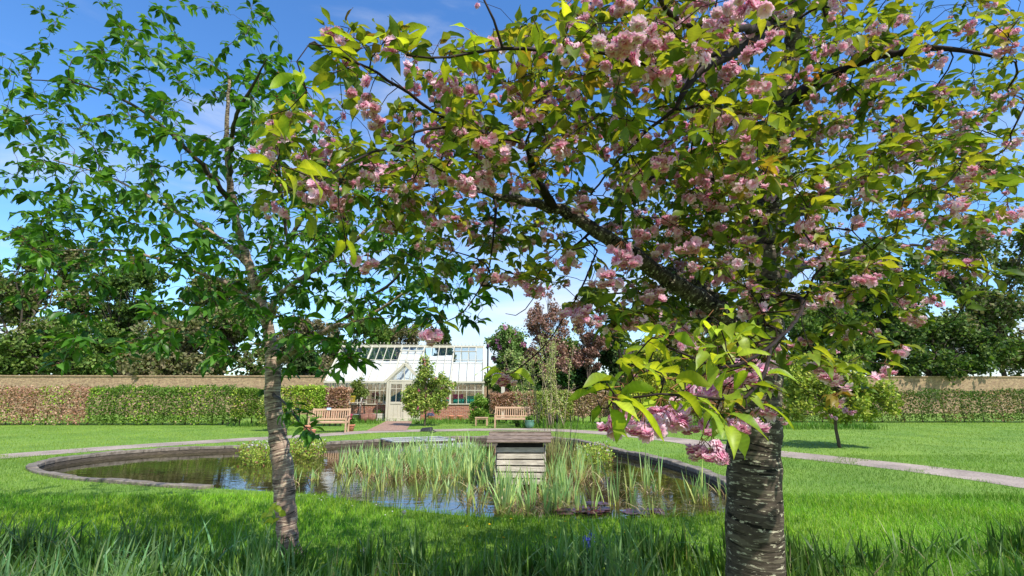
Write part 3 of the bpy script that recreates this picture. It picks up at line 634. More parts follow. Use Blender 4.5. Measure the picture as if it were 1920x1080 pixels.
# zinc tub
g0 = gp(671, 792); tb = empty('zinc_tub', (g0.x-.05, g0.y+.25, 0), 0, 'grey galvanised tub standing between the roller and the left bench', 'tub')
B().lathe([(.23, 0), (.30, .38), (.325, .39), (.325, .42), (.295, .42), (.28, .36), (.21, .06), (.001, .05)], 24).build('tub_body', M['zinc'], tb)
b = B(); b.tube([(-.3, -.12, .3), (-.37, -.12, .34), (-.37, .08, .34), (-.3, .1, .3)], .012, 6); b.build('handle', M['zinc'], tb)
sp_ = empty('garden_spade', (g0.x-.05, g0.y+.15, .05), 0, 'long handled spade standing upright in the zinc tub', 'spade')
b = B(); b.tube([(0, .05, .3), (.06, .12, 1.0), (.08, .15, 1.18)], .02, 8); b.tube([(-.0, .15, 1.2), (.16, .15, 1.2)], .018, 6); b.build('shaft', M['post'], sp_)
b = B(); b.box((-.01, .03, .2), (.16, .012, .26)); b.build('blade', M['zinc'], sp_)
# timber frame stand with a yellow bucket on it
g0 = Vector((pt(670, 760, 27.4).x, 27.4, 0)); fs_ = empty('potting_stand', (g0.x, g0.y, 0), R(3), 'old wooden trestle stand holding a yellow bucket, in front of the greenhouse windows', 'stand')
b = B()
for sx_ in (-1, 1):
    b.beam((sx_*.42, -.22, 0), (sx_*.34, 0, 1.0), .05, .06); b.beam((sx_*.42, .22, 0), (sx_*.34, 0, 1.0), .05, .06)
b.beam((-.4, -.12, .45), (.4, -.12, .45), .04, .06); b.build('trestle', M['darkrust'], fs_)
B().box((0, 0, 1.01), (.95, .34, .035)).build('top', M['greywood'], fs_)
bk = empty('bucket', (g0.x-.28, g0.y, 1.03), 0, 'yellow plastic bucket standing on the trestle', 'bucket')
B().lathe([(.12, 0), (.155, .31), (.168, .315), (.168, .33), (.145, .33), (.115, .03), (.001, .03)], 20).build('bucket_body', M['yellow'], bk)
b = B(); b.tube([(-.16, 0, .31), (-.1, -.09, .24), (0, -.17, .2), (.1, -.09, .24), (.16, 0, .31)], .006, 5); b.build('handle', M['zinc'], bk)
# planter crate
g0 = GW(3.25, -.55); pc = empty('wooden_planter', (g0.x, g0.y, 0), rot, 'wooden slatted planter box beside the brick pier of the porch', 'planter')
b = B()
for k in range(3): b.box((0, -.17, .08+k*.13), (.62, .02, .12)); b.box((0, .17, .08+k*.13), (.62, .02, .12)); b.box((-.3, 0, .08+k*.13), (.02, .32, .12)); b.box((.3, 0, .08+k*.13), (.02, .32, .12))
b.box((0, 0, .36), (.57, .31, .03)); b.build('crate', M['post'], pc)
link(npmesh('leaves', *cloud((0, 0, .47), (.26, .13, .13), 240, .06, GRN)), 'leaves', pc, M['bgleaf'])
# black block on the grass
g0 = gp(799, 809.5); pu = empty('pump_housing', (g0.x, g0.y+.1, 0), R(-8), 'squat black pump housing lying on the grass near the pond rim', 'pump')
b = B(); b.add([(-.25, -.14, 0), (.25, -.14, 0), (.27, .14, 0), (-.27, .14, 0), (-.2, -.08, .13), (.2, -.09, .17), (.22, .1, .18), (-.22, .1, .14)], [(0,3,2,1),(4,5,6,7),(0,1,5,4),(1,2,6,5),(2,3,7,6),(3,0,4,7)]); b.build('housing', M['black'], pu, .02)
B().tube([(.2, 0, .08), (.36, -.05, .03), (.5, -.3, .02), (.45, -.8, .02), (.5, -1.2, .06)], .012, 6).build('hose', M['black'], pu)
# things inside the greenhouse
g0 = GW(7.3, .95); sg = empty('staging', (g0.x, g0.y, 0), rot, 'slatted staging table inside the right half of the greenhouse', 'bench table')
b = B()
for k in range(6): b.box((0, -.3+k*.11, .86), (3.0, .09, .025))
b.build('tabletop', M['post'], sg)
for sx_ in (-1.4, 0, 1.4):
    for sy in (-.25, .25): B().box((sx_, sy, .42), (.05, .05, .85)).build('leg', M['post'], sg)
def crate(x, y, z, w, h, mat, la_):
    q = GW(x, y, z); c = empty('storage_crate', (q.x, q.y, z), rot+random.uniform(-.05, .05), la_, 'crate', 'plastic crates inside the greenhouse')
    b = B(); b.box((0, -.2, h/2), (w, .02, h)); b.box((0, .2, h/2), (w, .02, h)); b.box((-w/2, 0, h/2), (.02, .4, h)); b.box((w/2, 0, h/2), (.02, .4, h)); b.box((0, 0, .01), (w, .4, .02)); b.build('tub_body', M[mat], c, .004)
    b = B(); b.box((0, -.212, h-.02), (w+.03, .02, .04)); b.box((0, .212, h-.02), (w+.03, .02, .04)); b.box((-w/2-.01, 0, h-.02), (.02, .42, .04)); b.box((w/2+.01, 0, h-.02), (.02, .42, .04)); b.build('rim', M[mat], c)
crate(6.75, .7, .875, .8, .36, 'teal', 'teal crate on the greenhouse staging, under the glass left of the pink one')
crate(7.62, .7, .875, .62, .30, 'teal', 'teal crate on the greenhouse staging directly beneath the pink crate')
crate(7.58, .72, 1.178, .56, .26, 'pinkplastic', 'dark pink crate stacked on a teal one behind the right greenhouse window')
crate(8.35, .7, .875, .6, .46, 'teal', 'tall teal crate at the right end of the greenhouse staging')
# draped blue cloth over a frame, seen through the doors
g0 = GW(4.45, .9); bc = empty('draped_cloth', (g0.x, g0.y, 0), rot, 'dark blue cloth draped in a peak behind the greenhouse doors', 'cloth')
nx_, ny_ = 26, 9; vs = []; fs = []
for j in range(ny_):
    for i in range(nx_):
        u = i/(nx_-1); vv = j/(ny_-1); top = 1.72-1.0*abs(u-.42)**.9*1.25; z = top*(1-vv)
        vs.append((-1.1+2.2*u, -.25*vv-.05*math.sin(u*38)*vv+.1, max(0, z)))
for j in range(ny_-1):
    for i in range(nx_-1): fs.append((j*nx_+i, j*nx_+i+1, (j+1)*nx_+i+1, (j+1)*nx_+i))
me = bpy.data.meshes.new('cloth'); me.from_pydata(vs, [], fs); me.polygons.foreach_set('use_smooth', [True]*len(fs)); clo = link(me, 'cloth', bc, M['bluecloth']); mo = clo.modifiers.new('thick', 'SOLIDIFY'); mo.thickness = .01
b = B()
for xx in (-.15, -.20): b.tube([(xx-.9, .3, 0), (xx, .12, 1.66)], .02, 6); b.tube([(xx+.95, .3, 0), (xx, .12, 1.66)], .02, 6)
b.build('support_frame', M['darkrust'], bc)
g0 = GW(1.9, .8); sg2 = empty('staging', (g0.x, g0.y, 0), rot, 'slatted staging table with pot plants inside the left half of the greenhouse', 'bench table')
b = B()
for k in range(6): b.box((0, -.3+k*.11, .86), (3.2, .09, .025))
b.build('tabletop', M['post'], sg2)
for sx_ in (-1.5, 0, 1.5):
    for sy in (-.25, .25): B().box((sx_, sy, .42), (.05, .05, .85)).build('leg', M['post'], sg2)
for i, (x_, mt, fl, hh, lab) in enumerate(((.5, 'whitepot', None, .35, 'white pot with a bushy green plant in the far left greenhouse window'), (1.2, 'terracotta', None, .5, 'terracotta pot with a tall green plant inside the left greenhouse windows'), (2.0, 'whitepot', GERCOL, .28, 'white pot with pinkish red flowers on the left greenhouse staging'), (2.75, 'terracotta', GERCOL, .4, 'terracotta pot with red flowers in the window nearest the porch'), (3.3, 'whitepot', None, .3, 'white pot with a low plant right beside the porch inside the glass'))):
    q = GW(x_, .62); pot(0, 0, .12, .2, lab, mt, (GRN, fl, hh), 'pot plants on the greenhouse staging', .875, world=(q.x, q.y))

# ================================================================ DUCK HOUSE
q0 = gp(976, 916, WZ); DY = q0.y; DX = pt(976, 880, DY).x
kx = lambda px: pt(px, 860, DY).x-DX
zf = lambda py: pt(976, py, DY).z
dh = empty('duck_house', (DX, DY, WZ), R(-3), 'weathered grey clapboard duck house with plank roof standing in the pond', 'duck house')
bw = kx(1022)-kx(930); bz0 = 0.06; bz1 = zf(829)-WZ; dep = .82
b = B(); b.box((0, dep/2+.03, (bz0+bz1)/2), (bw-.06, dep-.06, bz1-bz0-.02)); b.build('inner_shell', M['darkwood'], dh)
b = B(); nb = 6; bz1 -= .03; ph = (bz1-.05-bz0)/nb
for i in range(nb):
    z = bz0+ph*(i+.5); jt = random.uniform(-.006, .006)
    b.box((jt, -.012, z), (bw-.03, .022, ph*.80), Matrix.Rotation(R(-7+random.uniform(-2, 2)), 3, 'X') @ Matrix.Rotation(R(random.uniform(-.5, .5)), 3, 'Y'))
    b.box((-bw/2-.0, dep/2, z), (.02, dep-.02, ph*.84), Matrix.Rotation(R(-7), 3, 'Y')); b.box((bw/2+.0, dep/2, z), (.02, dep-.02, ph*.84), Matrix.Rotation(R(7), 3, 'Y'))
b.build('cladding', M['greywood'], dh, .003)
b = B()
for x in (-bw/2+.05, -bw/6, bw/6, bw/2-.05):
    for y in (.04, dep-.05): B().box((x, y, -.06), (.06, .06, .28)).build('foot', M['darkwood'], dh)
B().box((0, 0.015, .085), (bw, .05, .05)).build('base_rail', M['darkwood'], dh)
ev = pt(976, 829, DY-.12).z-WZ; rz_ = pt(976, 810.5, DY+.41).z-WZ-.01; rwl = kx(914)-.01; rwr = kx(1034)+.01; b = B()
nrow = 5; y0 = -.13; y1 = dep/2; rl = math.hypot(y1-y0, rz_-ev); ra = math.atan2(rz_-ev, y1-y0)
rp2 = random.Random(4)
for side in (0, 1):
    for i in range(nrow):
        s_ = (i+.5)/nrow; y = y0+(y1-y0)*s_; z = ev+(rz_-ev)*s_+.012*(i % 2); a_ = ra
        if side: y = dep-y; a_ = -ra
        L_ = rwr-rwl+rp2.uniform(-.03, .03); cx = (rwl+rwr)/2+rp2.uniform(-.012, .012)
        b.box((cx, y, z), (L_, rl/nrow+.012, .024), Matrix.Rotation(a_, 3, 'X') @ Matrix.Rotation(R(rp2.uniform(-.7, .7)), 3, 'Y'))
b.box(((rwl+rwr)/2, y1, rz_+.012), (rwr-rwl-.02, .09, .03)); b.build('roof', M['rooftimber'], dh, .004)
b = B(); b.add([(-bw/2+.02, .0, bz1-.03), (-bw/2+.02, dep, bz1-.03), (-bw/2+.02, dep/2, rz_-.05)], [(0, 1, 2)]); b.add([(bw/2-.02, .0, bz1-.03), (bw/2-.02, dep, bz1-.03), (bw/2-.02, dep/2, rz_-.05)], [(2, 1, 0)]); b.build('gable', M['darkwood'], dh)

# metal framed net covers lying on the rim and in the water
def netframe(c4, lab, nx=10, ny=4, z=0.075):
    P4 = [gp(a, b, z) for a, b in c4]; c = sum(P4, Vector())/4; root = empty('pond_cover', (c.x, c.y, 0), 0, lab, 'pond cover', 'mesh pond covers')
    Q = [p_-Vector((c.x, c.y, 0)) for p_ in P4]; b = B()
    for i in range(4): b.beam(Q[i], Q[(i+1) % 4], .07, .04)
    b.beam((Q[0]+Q[3])/2, (Q[1]+Q[2])/2, .05, .03); b.build('frame', M['metalbar'], root)
    b = B()
    for i in range(1, nx): b.beam(Q[0].lerp(Q[1], i/nx), Q[3].lerp(Q[2], i/nx), .008, .008)
    for i in range(1, ny): b.beam(Q[0].lerp(Q[3], i/ny), Q[1].lerp(Q[2], i/ny), .008, .008)
    b.build('mesh', M['zinc'], root)
netframe([(738, 828), (800, 826), (778, 820), (714, 822.5)], 'grey metal framed mesh cover lying on the pond rim, left one of the pair', 14, 8)
netframe([(800, 826.5), (852, 824.5), (822, 819), (776, 820.5)], 'grey metal framed mesh cover overlapping the first one on the far rim', 12, 8, .09)
netframe([(778, 845), (832, 845), (850, 833), (793, 834)], 'metal framed mesh cover half sunk in the water in front of the rim', 12, 8, WZ+.10)
netframe([(836, 839), (890, 837), (880, 831), (842, 832)], 'narrow metal framed cover standing in the reeds left of the duck house', 12, 6, WZ+.12)

# ================================================================ HEDGES, SHRUBS, FAR TREES
def hedge(x0, x1, y, z0, z1, dep_, n, cols, wts, label, size=.085, legs=5, rz=0, mesh='foliage', stemmat='bgbark'):
    cx = (x0+x1)/2; root = empty('hedge', (cx, y, 0), rz, label, 'hedge', 'clipped hedges behind the benches'); w2 = (x1-x0)/2
    g = rng; a = g.uniform(-1, 1, n); c = g.uniform(0, 1, n); f = g.random(n); bb = g.uniform(-1, 1, n)
    front = f < .55; top = (f >= .55) & (f < .8); bb[front] = -1+g.random(front.sum())**2*.6; c[top] = 1-g.random(top.sum())**2*.2
    wob = .05*np.sin(a*w2*5)+.04*np.sin(a*w2*11+1)
    spr = np.where(c > .9, np.abs(g.normal(0, .05, n))+.05*np.sin(a*w2*1.7+x0), 0)
    P = np.column_stack([a*w2+g.normal(0, .03, n), bb*dep_/2*(1+wob)+g.normal(0, .03, n), z0+(z1-z0)*c*(1+wob*.8)+.06*(1-c)*np.sin(a*w2*7)+spr])
    D = rndunit(n)+np.array([0, -.5, .2]); U = rndunit(n)+np.array([0, -.5, .6]); Ln = size*g.uniform(.6, 1.3, n)
    fld = np.sin(a*w2*2.3+x0)+np.sin(c*6+a*w2*1.2)*.7+g.normal(0, .7, n); cc = pick(n, [cols[0]]); alt = pick(n, cols[1:], wts)
    k = fld > wts_thr; cc[k] = alt[k]
    link(npmesh('foliage', *diamonds(P, D, U, Ln, Ln*.42, cc)), 'foliage', root, M['bgleaf'])
    for i in range(legs):
        b = B(); x = -w2+2*w2*(i+.5)/legs+random.uniform(-.08, .08); b.tube([(x, 0, 0), (x+.03, 0, z0*.6), (x, 0, z1*.8)], [.035, .03, .012], 6)
        for _ in range(9): an = random.uniform(-1, 1); zz = random.uniform(z0*.5, z1*.8); b.tube([(x, 0, zz), (x+an*.22, random.uniform(-.2, .1), zz+.22), (x+an*.4, random.uniform(-.3, .1), zz+.4)], [.012, .008, .004], 4)
        b.build('stem', M[stemmat], root)
    return root
wts_thr = .5
HG = (.28, .44, .045); HY = (.46, .56, .07); HB = (.42, .25, .165); HC = (.56, .38, .28); HD = (.12, .19, .03)
L0 = gp(590, 803).y+1.3
def hx(px, Y): return pt(px, 740, Y).x
zt = pt(600, 729, L0).z
hedge(hx(556, L0), hx(618, L0), L0, .75, zt, .9, 6500, [HG, HY, HC, HD], [4, 2, 1], 'clipped yellow green beech hedge behind the left bench, left of the copper one', legs=4)
wts_thr = -.4
hedge(hx(617, L0), hx(657, L0), L0, .8, zt-.02, .85, 4800, [HB, HC, (.36, .22, .15), (.14, .06, .035), HG], [4, 2, 2, .25], 'copper brown beech hedge on bare stems, between the green hedge and the greenhouse', legs=4)
wts_thr = .2
hedge(hx(440, L0), hx(556, L0), L0+.3, .35, zt-.05, .95, 8500, [(.14, .24, .03), HY, (.06, .12, .02), HC], [4, 3, 1], 'loose green and yellow leaved hedge stretching away left of the left tree trunk', legs=6)
hedge(hx(150, L0), hx(440, L0), L0+1, .1, zt, 1.0, 15000, [(.12, .22, .03), HG, (.06, .12, .02), HC], [4, 3, 1], 'long green hedge beyond the left end of the pond', legs=12)
hedge(hx(-160, L0), hx(150, L0), L0+1, .1, zt, 1.0, 13000, [HB, HC, HG, (.14, .06, .035)], [4, 3, 1], 'brown leaved hedge at the far left end of the lawn', legs=12)
R0 = gp(1000, 799).y+1.9
wts_thr = -.3; zr = pt(1000, 739, R0).z
hedge(hx(921, R0), hx(976, R0), R0, .7, zr, .8, 6500, [HB, (.48, .31, .21), (.60, .43, .32), (.22, .13, .08), HG], [4, 3, 2, .6], 'brown leaved beech hedge behind the bench directly beyond the duck house', legs=5)
hedge(hx(976, R0), hx(1006, R0), R0+.05, .45, zr-.01, .8, 3600, [(.52, .35, .25), HC, HB, (.3, .36, .09)], [4, 3, 1.5], 'pinkish brown hedge just right of the far bench', legs=3)
wts_thr = .3
hedge(hx(1005, R0), hx(1072, R0), R0, .25, zr+.02, .85, 7500, [(.30, .38, .08), (.40, .46, .12), (.16, .22, .05), HC], [4, 3, 1.5], 'clipped dull green hedge behind the slender saplings', legs=5)
wts_thr = -.2
hedge(hx(1071, R0), hx(1190, R0+.2), R0+.25, .35, zr+.03, .85, 10500, [(.48, .35, .24), (.38, .26, .17), (.58, .45, .34), (.32, .36, .10)], [3, 3, 1.5], 'long brown and green mottled hedge below the cherry branches', legs=8)
wts_thr = .1
hedge(hx(1190, R0), hx(1500, R0+.5), R0+.6, .15, zr+.1, .9, 16000, [(.13, .2, .03), (.30, .36, .05), HC, (.06, .1, .02)], [4, 2, 2], 'green hedge at the back of the right hand lawn, behind the cherry trunk', legs=12)
hedge(hx(1500, R0), hx(2100, R0+.5), R0+1, .1, zr+.1, .9, 22000, [(.10, .17, .03), (.16, .22, .04), HB, (.05, .09, .02)], [4, 2, 2], 'dark green hedge at the far right end of the lawn', legs=16)

def sub(P, Q, n, j, rn):
    P = Vector(P); Q = Vector(Q); o = []
    for i in range(n+1):
        t = i/n; o.append(P.lerp(Q, t)+Vector((rn.uniform(-j, j), rn.uniform(-j, j), rn.uniform(-j, j)))*math.sin(t*math.pi))
    return o
def treeshape(name, label, cat, base, trunk_h, lean, blobs, n, size, cols, wts=None, rtrunk=.15, aspect=.42, bark='bgbark', flowers=None, group=None, mat='bgleaf', limbr=None, twigs=0, shell=.55, sd=1, thin=0):
    """blobs: (dx, dy, z, rx, ry, rz) leaf masses of uneven size, each carried by a limb"""
    rn = random.Random(sd); root = empty(name, base, 0, label, cat, group); b = B()
    top = Vector((lean[0], lean[1], trunk_h)); tp = sub((0, 0, -.1), top, 6, .06*trunk_h/3, rn)
    b.tube(tp, [rtrunk*(1-.45*i/6) for i in range(7)], 9, wob=.1)
    lm = B(); parts = []; vol = [x[3]*x[5] for x in blobs]; tot = sum(vol); tw = B()
    for bl, vv in zip(blobs, vol):
        c = Vector(bl[:3]); st_ = tp[rn.randint(3, 6)]; path = sub(st_, c, 5, .12*(c-st_).length*.5, rn)
        r0 = (limbr or rtrunk*.45); lm.tube(path, [r0*(1-.8*i/5) for i in range(6)], 6)
        for _ in range(5+twigs):
            e = c+Vector((rn.gauss(0, .6)*bl[3], rn.gauss(0, .6)*bl[4], rn.gauss(0, .6)*bl[5])); lm.tube(sub(path[rn.randint(2, 5)], e, 3, .08, rn), [r0*.28, r0*.2, r0*.13, r0*.06], 4)
        k = max(30, int(n*vv/tot))
        # leaves gather in small sprays inside each mass, leaving gaps between
        ns = max(8, k//26); d = rndunit(ns); rad = rng.random((ns, 1))**shell; sc = np.array(bl[3:6])*d*rad*(1+.25*np.sin(d[:, :1]*9+bl[0]*5))+np.array(bl[:3])
        i_ = rng.integers(0, ns, k); P = sc[i_]+rng.normal(0, 1, (k, 3))*(.13*np.cbrt(bl[3]*bl[4]*bl[5])+.03)
        D = rndunit(k)+d[i_]*.7; U = rndunit(k)*.9+np.array([0, 0, .5]); Ln = size*rng.uniform(.6, 1.35, k)
        cc = pick(k, cols, wts, .14)*(.8+.4*rng.random((ns, 1))[i_]); parts.append(diamonds(P, D, U, Ln, Ln*aspect, cc))
        if flowers:
            fc, fn, fs = flowers; q = max(1, int(fn*vv/tot)); d2 = rndunit(q); d2[:, 1] = -abs(d2[:, 1])
            for j in range(q):
                c3 = np.array(bl[:3])+d2[j]*np.array(bl[3:6])*rng.uniform(.8, 1.12); v = cloud(c3, (fs, fs, fs*1.3), 22, fs*.9, fc, aspect=.5, shell=.6); parts_f.append(v)
    b.build('trunk', M[bark], root); lm.build('limb', M[bark], root)
    link(npmesh('crown', *join(parts)), 'crown', root, M[mat])
    if flowers and parts_f: link(npmesh('blossom', *join(parts_f)), 'blossom', root, M['petal']); parts_f.clear()
    return root
parts_f = []
def blobcol(x0, x1, z0, z1, n, r0, r1, rn, depth=1.0, taper=0):
    o = []
    for _ in range(n):
        t = rn.random(); z = z0+(z1-z0)*t; w_ = 1-taper*t; x = (x0+x1)/2+(rn.uniform(x0, x1)-(x0+x1)/2)*w_; r = rn.uniform(r0, r1)*(1-.3*taper*t)
        o.append((x, rn.uniform(-depth, depth), z, r, r, r*rn.uniform(.7, 1.1)))
    return o
rn = random.Random(11)
BT = 'trees beyond the garden wall'
def far(px0, px1, pytop, Y, label, cols, wts, n=9000, sd=1, name='broadleaf_tree', nb=30, taper=.3, size=.26, r=(.9, 1.7), zlow=2.0, flowers=None, bark='bgbark', twigs=3, pybot=None, **k):
    a = pt(px0, 650, Y).x; c = pt(px1, 650, Y).x; top = pt((px0+px1)/2, pytop, Y).z; rr = random.Random(sd); mid = (a+c)/2; f = (c-a)/9*.55+.25
    bl = blobcol(a-mid+r[0]*f, c-mid-r[0]*f, zlow+1, top-r[0]*f, nb, r[0]*f, r[1]*f, rr, (c-a)*.25, taper)+[(0, 0, top-r[1]*f*.8, r[1]*f*.8, r[1]*f*.8, r[1]*f*.9)]
    return treeshape(name, label, 'tree', (mid, Y, 0), top*.55, (rr.uniform(-.4, .4), 0), bl, int(n*1.9), size, cols, wts, .22, group=BT, sd=sd, flowers=flowers, bark=bark, twigs=twigs, **k)
OL = [(.15, .17, .06), (.20, .19, .10), (.11, .14, .04), (.26, .25, .13)]
MG = [(.11, .19, .03), (.17, .26, .05), (.06, .12, .02)]
DG = [(.03, .07, .018), (.05, .10, .025), (.08, .13, .035)]
BR = [(.23, .18, .12), (.17, .15, .08), (.28, .25, .17)]
far(500, 640, 596, 43, 'olive and buff tree in young leaf behind the left end of the greenhouse', OL+BR, None, 9000, 3, twigs=10, size=.2)
far(600, 740, 590, 46, 'fresh green leafy tree rising over the left half of the greenhouse roof', MG, None, 11000, 4, size=.24)
far(700, 800, 606, 50, 'pale brownish tree in bud above the middle of the greenhouse ridge', OL+BR, None, 6000, 5, twigs=10, size=.2)
far(800, 862, 612, 47, 'dark pointed conifer just above the right half of the greenhouse ridge', DG, None, 6500, 6, name='conifer_tree', taper=.85, r=(.6, 1.1), size=.2)
far(536, 618, 655, 39, 'dense dark evergreen shrub tree behind the wall at the left gable of the greenhouse', DG, None, 7000, 7, name='evergreen_tree', nb=12, zlow=.5, size=.2)
far(330, 520, 520, 42, 'tall mixed green tree on the left, beyond the brick wall', MG+OL, None, 12000, 8, size=.28)
far(120, 350, 480, 44, 'broad tall dark green tree near the far left of the garden', DG+MG, None, 13000, 9, size=.3)
far(-90, 160, 430, 43, 'tall olive coloured tree at the extreme left behind the hedge', OL+MG, None, 13000, 10, size=.3)
far(1130, 1190, 610, 38, 'dark evergreen tree behind the brown mottled hedge, left of the golden shrub', DG, None, 6500, 12, name='evergreen_tree', zlow=.6, size=.2)
far(935, 1150, 676, 35.5, 'long ivy dark evergreen bank behind the far bench and saplings', [(.03, .09, .02), (.05, .13, .025), (.02, .05, .012)], None, 20000, 13, name='evergreen_shrub', nb=30, taper=.05, r=(.5, .75), zlow=-.2, size=.2)
far(1090, 1430, 640, 36, 'broad dark green shrub bank behind the right hand hedge', DG+MG, None, 24000, 14, name='evergreen_shrub', nb=34, taper=.25, r=(.5, .8), zlow=-.2, size=.22)
far(1190, 1420, 560, 44, 'pale budding tree showing whitish green beyond the right hand limbs', [(.42, .42, .30), (.3, .32, .16), (.5, .48, .38)], None, 9000, 15, twigs=12, size=.17, bark='palebark')
far(1330, 1520, 400, 46, 'tall bare tree with whitish buds behind the cherry trunk', [(.5, .45, .42), (.38, .33, .28)], None, 5000, 16, twigs=16, size=.15, bark='palebark')
far(1500, 1760, 470, 42, 'broad dark tree on the right beyond the garden hedge', DG+MG, None, 13000, 17, size=.3)
far(1400, 1600, 560, 39, 'mid green tree low behind the hedge just right of the cherry trunk', MG, None, 9000, 51)
far(1620, 1880, 590, 40, 'wide low green tree filling the gap between the two tall right hand trees', MG+DG, None, 9000, 52)
far(-40, 240, 600, 40, 'wide low green tree at the far left over the wall', MG, None, 9000, 53)
far(220, 420, 600, 39, 'low olive tree over the wall between two taller left hand trees', OL, None, 9000, 54)
far(1740, 2010, 430, 43, 'tall olive green tree at the extreme right', OL+MG, None, 13000, 18, size=.3)
# climbing rose / lilac with magenta heads, copper plum trees
def near_tree(px0, px1, pytop, pybot, Y, label, name, cols, n, sd, size, nb, taper=.3, flowers=None, wts=None, trunk=.09, cat='tree', rsc=.17, bark='bgbark', lean=0, group=None, th=.5, twigs=4, extra=None, aspect=.42, shell=.55):
    a = pt(px0, 650, Y).x; c = pt(px1, 650, Y).x; m_ = (px0+px1)/2; top = pt(m_, pytop, Y).z; bot = pt(m_, pybot, Y).z; rr = random.Random(sd); mid = (a+c)/2; r = (c-a)*rsc
    bl = blobcol(a-mid+r, c-mid-r, bot+r, top-r, nb, r*.7, r*1.15, rr, (c-a)*.22, taper)
    if extra:
        for (ex, ey, er) in extra: q = pt(ex, ey, Y); bl.append((q.x-mid, rr.uniform(-.2, .2), q.z, er, er, er))
    return treeshape(name, label, cat, (mid+lean, Y, 0), max(.6, bot+(top-bot)*th), (-lean, 0), bl, n, size, cols, wts, trunk, flowers=flowers, sd=sd, bark=bark, group=group, twigs=twigs, aspect=aspect, shell=shell)
near_tree(903, 992, 606, 735, 33, 'upright green shrub tree with magenta blossom heads, right of the greenhouse', 'lilac_tree', [(.17, .29, .07), (.24, .36, .11), (.10, .19, .04)], 13500, 21, .14, 30, .2, ([(.62, .26, .46), (.70, .36, .54), (.5, .18, .36)], 60, .12), twigs=6)
PL = [(.25, .13, .11), (.33, .19, .16), (.17, .085, .07), (.42, .28, .23)]
near_tree(972, 1078, 562, 720, 34.0, 'tall copper purple leaved plum tree above the saplings', 'plum_tree', PL, 13500, 22, .13, 46, .2, None, twigs=10, rsc=.15, shell=.9, extra=((1030, 552, .35), (1015, 600, .8), (1040, 640, .9), (1046, 680, .9), (1008, 570, .35)))
near_tree(1062, 1140, 598, 710, 35.2, 'second copper leaved plum tree, partly behind the hanging cherry sprays', 'plum_tree', PL, 10000, 23, .13, 30, .3, None, twigs=8, rsc=.12, shell=.8, extra=((1100, 600, .4), (1125, 640, .7)))
near_tree(1150, 1345, 628, 790, gp(1240, 806).y+2.2, 'golden yellow leaved shrub behind the right hand lawn', 'golden_shrub', [(.42, .44, .04), (.52, .52, .07), (.28, .34, .04), (.16, .24, .03)], 17000, 24, .09, 40, .2, None, cat='shrub', rsc=.085, trunk=.05, twigs=5)
near_tree(1440, 1660, 640, 800, 15, 'bright yellow green shrub on the lawn to the right of the cherry trunk', 'golden_shrub', [(.30, .38, .05), (.40, .46, .07), (.18, .27, .04)], 17000, 25, .085, 40, .2, None, cat='shrub', rsc=.085, trunk=.05, twigs=5)
# standard bay tree before the left windows
p0 = GW(2.15, -.95); rr = random.Random(31); zc = pt(675, 730, p0.y).z
treeshape('bay_tree', 'round headed bay tree on a slim stem before the left greenhouse windows', 'tree', (p0.x, p0.y, 0), zc-.3, (.03, 0),
          [(rr.uniform(-.32, .32), rr.uniform(-.25, .2), zc+rr.uniform(-.3, .32), .26, .26, .22) for _ in range(11)]+[(.1, -.1, zc+.5, .15, .15, .12), (-.25, 0, zc-.45, .15, .15, .15)], 3600, .085, [(.17, .23, .04), (.26, .33, .08), (.09, .14, .025)], None, .032, sd=31, limbr=.015)
# camellia in front of the door
p0 = gp(796, 799); YC = p0.y; rr = random.Random(33)
def cb(px, py, r): q = pt(px, py, YC); return (q.x-p0.x, rr.uniform(-.3, .3), q.z, r, r*.8, r)
bl = [cb(*x) for x in ((797, 672, .2), (795, 688, .32), (790, 702, .33), (801, 700, .28), (797, 716, .36), (783, 722, .34), (812, 722, .36), (828, 712, .33), (838, 722, .3), (768, 738, .36), (784, 742, .42), (802, 742, .42), (820, 742, .42), (836, 738, .26), (760, 748, .26), (772, 758, .36), (790, 760, .4), (812, 758, .38), (830, 756, .28), (782, 770, .22), (768, 768, .2), (818, 768, .2))]
treeshape('camellia', 'glossy leaved camellia with a few pink flowers hiding the right side of the greenhouse door', 'shrub', (p0.x, YC, 0), 1.3, (.05, 0), bl, 9500, .095, [(.24, .35, .05), (.36, .45, .09), (.11, .19, .03), (.44, .48, .14)], None, .045, flowers=([(.62, .12, .24), (.72, .25, .36)], 36, .05), sd=33, limbr=.02)
# climber at the right corner of the greenhouse
p0 = gp(897, 799)+Vector((0, 1.8, 0)); near_tree(880, 922, 738, 792, p0.y, 'bright green climbing shrub at the right corner of the greenhouse', 'climbing_shrub', [(.20, .36, .05), (.28, .42, .07), (.10, .22, .03)], 4200, 35, .085, 15, .1, None, cat='shrub', rsc=.2, trunk=.03)
near_tree(500, 560, 735, 805, gp(530, 812).y+.9, 'small leaved yellow green shrub left of the left bench', 'variegated_shrub', [(.30, .38, .06), (.42, .46, .14), (.12, .2, .04)], 5000, 36, .06, 18, .1, None, cat='shrub', rsc=.16, trunk=.03)
